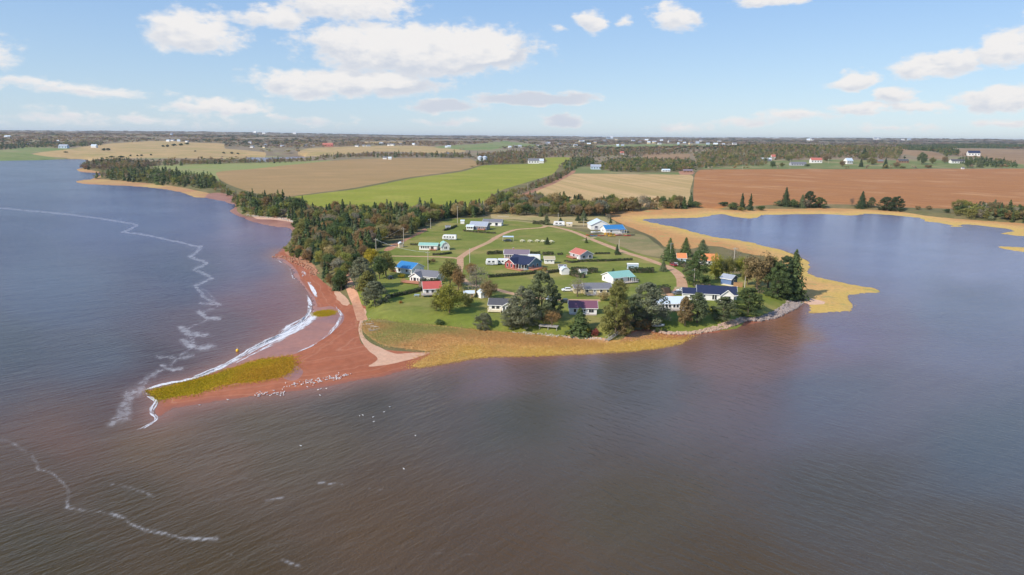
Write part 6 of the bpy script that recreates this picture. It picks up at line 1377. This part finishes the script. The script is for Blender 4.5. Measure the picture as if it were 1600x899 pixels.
# rock wall and scattered shore stones
def rocks(name, line_, w, size, n, label, m, wob=.3, kind='stuff', z0=0):
    rg = np.random.default_rng(len(name)+n); bm0 = bmesh.new(); bmesh.ops.create_icosphere(bm0, subdivisions=1, radius=1); V0 = np.array([v.co[:] for v in bm0.verts]); F0 = np.array([[v.index for v in f.verts] for f in bm0.faces]); bm0.free()
    q = catmull(line_, False, 3); q = [G(x, y) for x, y in q]; cum = np.cumsum([0]+[(b-a).length for a, b in zip(q[:-1], q[1:])]); Vs, Fs = [], []
    pts_ = []
    for i in range(n):
        t = rg.uniform(0, cum[-1]); k = min(np.searchsorted(cum, t, 'right')-1, len(q)-2); a, b = q[k], q[k+1]; d = (b-a); d.z = 0; d.normalize(); u = (t-cum[k])/max(cum[k+1]-cum[k], 1e-6); off = rg.uniform(-.5, .5); ww = w if not isinstance(w, tuple) else w[0]+(w[1]-w[0])*t/cum[-1]
        pts_.append((a.x+(b.x-a.x)*u-d.y*off*ww, a.y+(b.y-a.y)*u+d.x*off*ww, off))
    hh, _ = height(np.array([p[:2] for p in pts_]))
    for p, h in zip(pts_, hh):
        s = size*rg.uniform(.55, 1.4); V = V0*rg.uniform(.75, 1.25, (len(V0), 1))*np.array((rg.uniform(.8, 1.3), rg.uniform(.7, 1.1), rg.uniform(.55, .8)))*s; a = rg.uniform(0, 6.28)
        V = np.column_stack([V[:, 0]*math.cos(a)-V[:, 1]*math.sin(a), V[:, 0]*math.sin(a)+V[:, 1]*math.cos(a), V[:, 2]])+np.array((p[0], p[1], max(h, 0)+s*rg.uniform(.1, .5)+z0)); Fs.append(F0+len(Vs)*len(V0)); Vs.append(V)
    me = bpy.data.meshes.new(name); me.from_pydata(np.vstack(Vs).tolist(), [], np.vstack(Fs).tolist()); me.materials.append(m); me.update(); o = link(name, me); tagg(o, label, 'rocks', kind=kind)
RK1 = paint('pale_red_sandstone', (.40, .28, .21), .95, 0, .15, .35, .9); RK2 = paint('grey_armour_stone', (.27, .22, .20), .95, 0, .15, .45, .7)
rocks('rock_wall', [(1021, 518), (1045, 521), (1072, 521.5), (1100, 518), (1130, 510.5), (1150, 504), (1166, 499)], (2.2, 2.4), .42, 700, 'low wall of pale pinkish stones along the shore lawn', RK1)
rocks('rock_wall', [(1166, 500), (1185, 500), (1207, 494.5), (1225, 486), (1238, 478), (1246, 472)], (3.2, 5), .62, 560, 'heaped grey armour stones at the foot of the big dark pines', RK2)
rocks('shore_stones', [(571, 500), (575, 506), (582, 512), (590, 517)], 4, .16, 60, 'pale stones and driftwood bits at the head of the dry sand', paint('bleached_stone', (.46, .40, .34), .95))
rocks('shore_stones', [(430, 401), (450, 404), (466, 412), (486, 420), (492, 430)], 4, .4, 260, 'red sandstone blocks at the foot of the bank', paint('red_sandstone', (.38, .2, .13), .95, 0, .1, .4, .8))
rocks('shore_stones', [(800, 520), (850, 523), (887, 527), (940, 530)], 2, .22, 160, 'pale wrack stones along the top of the marsh', MATS['bleached_stone'])
rocks('shore_stones', [(385, 337), (410, 339.5), (440, 342), (458, 347)], 3, .45, 160, 'pale boulders along the top of the small red cove', MATS['bleached_stone'])
for x, y, a, L, lb in [(578, 507, 20, 2.6, 'bleached driftwood log at the top of the dry sand'), (585, 511, -15, 3, 'longer bleached driftwood log beside the first one'), (583, 517, 35, 2.8, 'thin bleached driftwood log lowest on the marsh edge'), (760, 516, 60, 3, 'short pale log at the foot of the wind bent shrub')]:
    p = G(x, y); mb = MB(); mb.tube([(-L/2, 0, .15), (-L/6, .12, .2), (L/5, -.1, .18), (L/2, .1, .15)], [.1, .13, .11, .05], MATS['bleached_stone'], 7); o = mb.build('driftwood_log', None, p); o.rotation_euler = (0, 0, R(a)); tagg(o, lb, 'log')

# rough grass and reeds along the marsh edges and on the sandbar
nrm = (np.hypot(*WA.T) < 620); NA, NB = WA[nrm], WB[nrm]
def tufts(name, names, n0, h, label, colr, dens_px=None):
    rg = np.random.default_rng(len(name)); V = []; Tt = []; Cc = []
    for i, r in enumerate(REG):
        if r[0] not in names: continue
        n = n0 if r[0] != 'dry_bank' else n0//2
        poly = np.array(r[3]); poly = poly[np.hypot(poly[:, 0], poly[:, 1]) < 900]
        if len(poly) < 4: continue
        a, b = poly.min(0), poly.max(0); q = np.column_stack([rg.uniform(a[0], b[0], n*3), rg.uniform(a[1], b[1], n*3)]); D = np.hypot(q[:, 0], q[:, 1]); q = q[(D < 480) & (rg.random(len(q)) < np.clip((200/D)**2, 0, 1))]
        q = q[inside(q, r[3])]; q = q[:n]
        if not len(q): continue
        dw = dist_to(q, NA, NB); q = q[dw > .4]; dw = dw[dw > .4]; q = q+rg.normal(size=q.shape)*1.2; ok_ = inside(q, LAND); q = q[ok_]; dw = dw[ok_]; hh = np.array([zat(*p) for p in q]); m_ = len(q); k = 4
        C = np.repeat(np.column_stack([q, hh]), k, 0)+rg.normal(size=(m_*k, 3))*np.array((.35, .35, 0)); C[:, 2] += h*.4
        Nn = rg.normal(size=C.shape)*np.array((.8, .8, .3))+np.array((0, 0, .8)); sz = h*rg.uniform(.5, 1.1, len(C)); V.append(quads(C, Nn, sz, rg, .6)); Tt.append(np.clip(rg.normal(.42, .1, len(C)), 0, 1))
        cc = np.array(colr)
        dd = np.repeat(dw+24*fbm(q[:, 0]*.05, q[:, 1]*.05, 3), k); u = np.clip(dd/30*(len(cc)-1)+rg.normal(size=len(dd))*.35, 0, len(cc)-1.001); lo = u.astype(int); fr_ = (u-lo)[:, None]; Cc.append(cc[lo]*(1-fr_)+cc[lo+1]*fr_)
    me = leafmesh(name, np.vstack(V), np.concatenate(Tt), FOLC, np.vstack(Cc)); tagg(link(name, me), label, 'grass', kind='stuff')
tufts('marsh_grass', ('salt_marsh', 'dry_bank'), 34000, .13, 'golden and rust tufts of marsh grass along the shore', [(.58, .405, .105), (.60, .40, .13), (.60, .37, .15), (.56, .33, .15), (.44, .34, .14), (.34, .33, .12)])
tufts('sandbar_tufts', ('sandbar_grass',), 9000, .15, 'olive yellow weed growing on the sandbar', [(.38, .29, .02), (.46, .36, .03), (.54, .30, .04), (.30, .22, .03), (.44, .36, .04)])

# ------------------------------------------------------------------ air
def haze():
    m = bpy.data.materials.new('haze'); m.use_nodes = True; nt = m.node_tree; nt.nodes.clear(); o = N(nt, 'ShaderNodeOutputMaterial'); v = N(nt, 'ShaderNodeVolumePrincipled'); v.inputs['Color'].default_value = (.80, .88, 1, 1); v.inputs['Density'].default_value = HAZE; v.inputs['Anisotropy'].default_value = .3
    nt.links.new(v.outputs[0], o.inputs['Volume']); mb = MB(); mb.box((0, 0, 60), (40000, 40000, 130), BARK); mb.mats = [m]; ob = mb.build('haze'); tagg(ob, 'thin pale air over the whole landscape', 'haze', kind='stuff')
HAZE = 4.6e-5
haze()
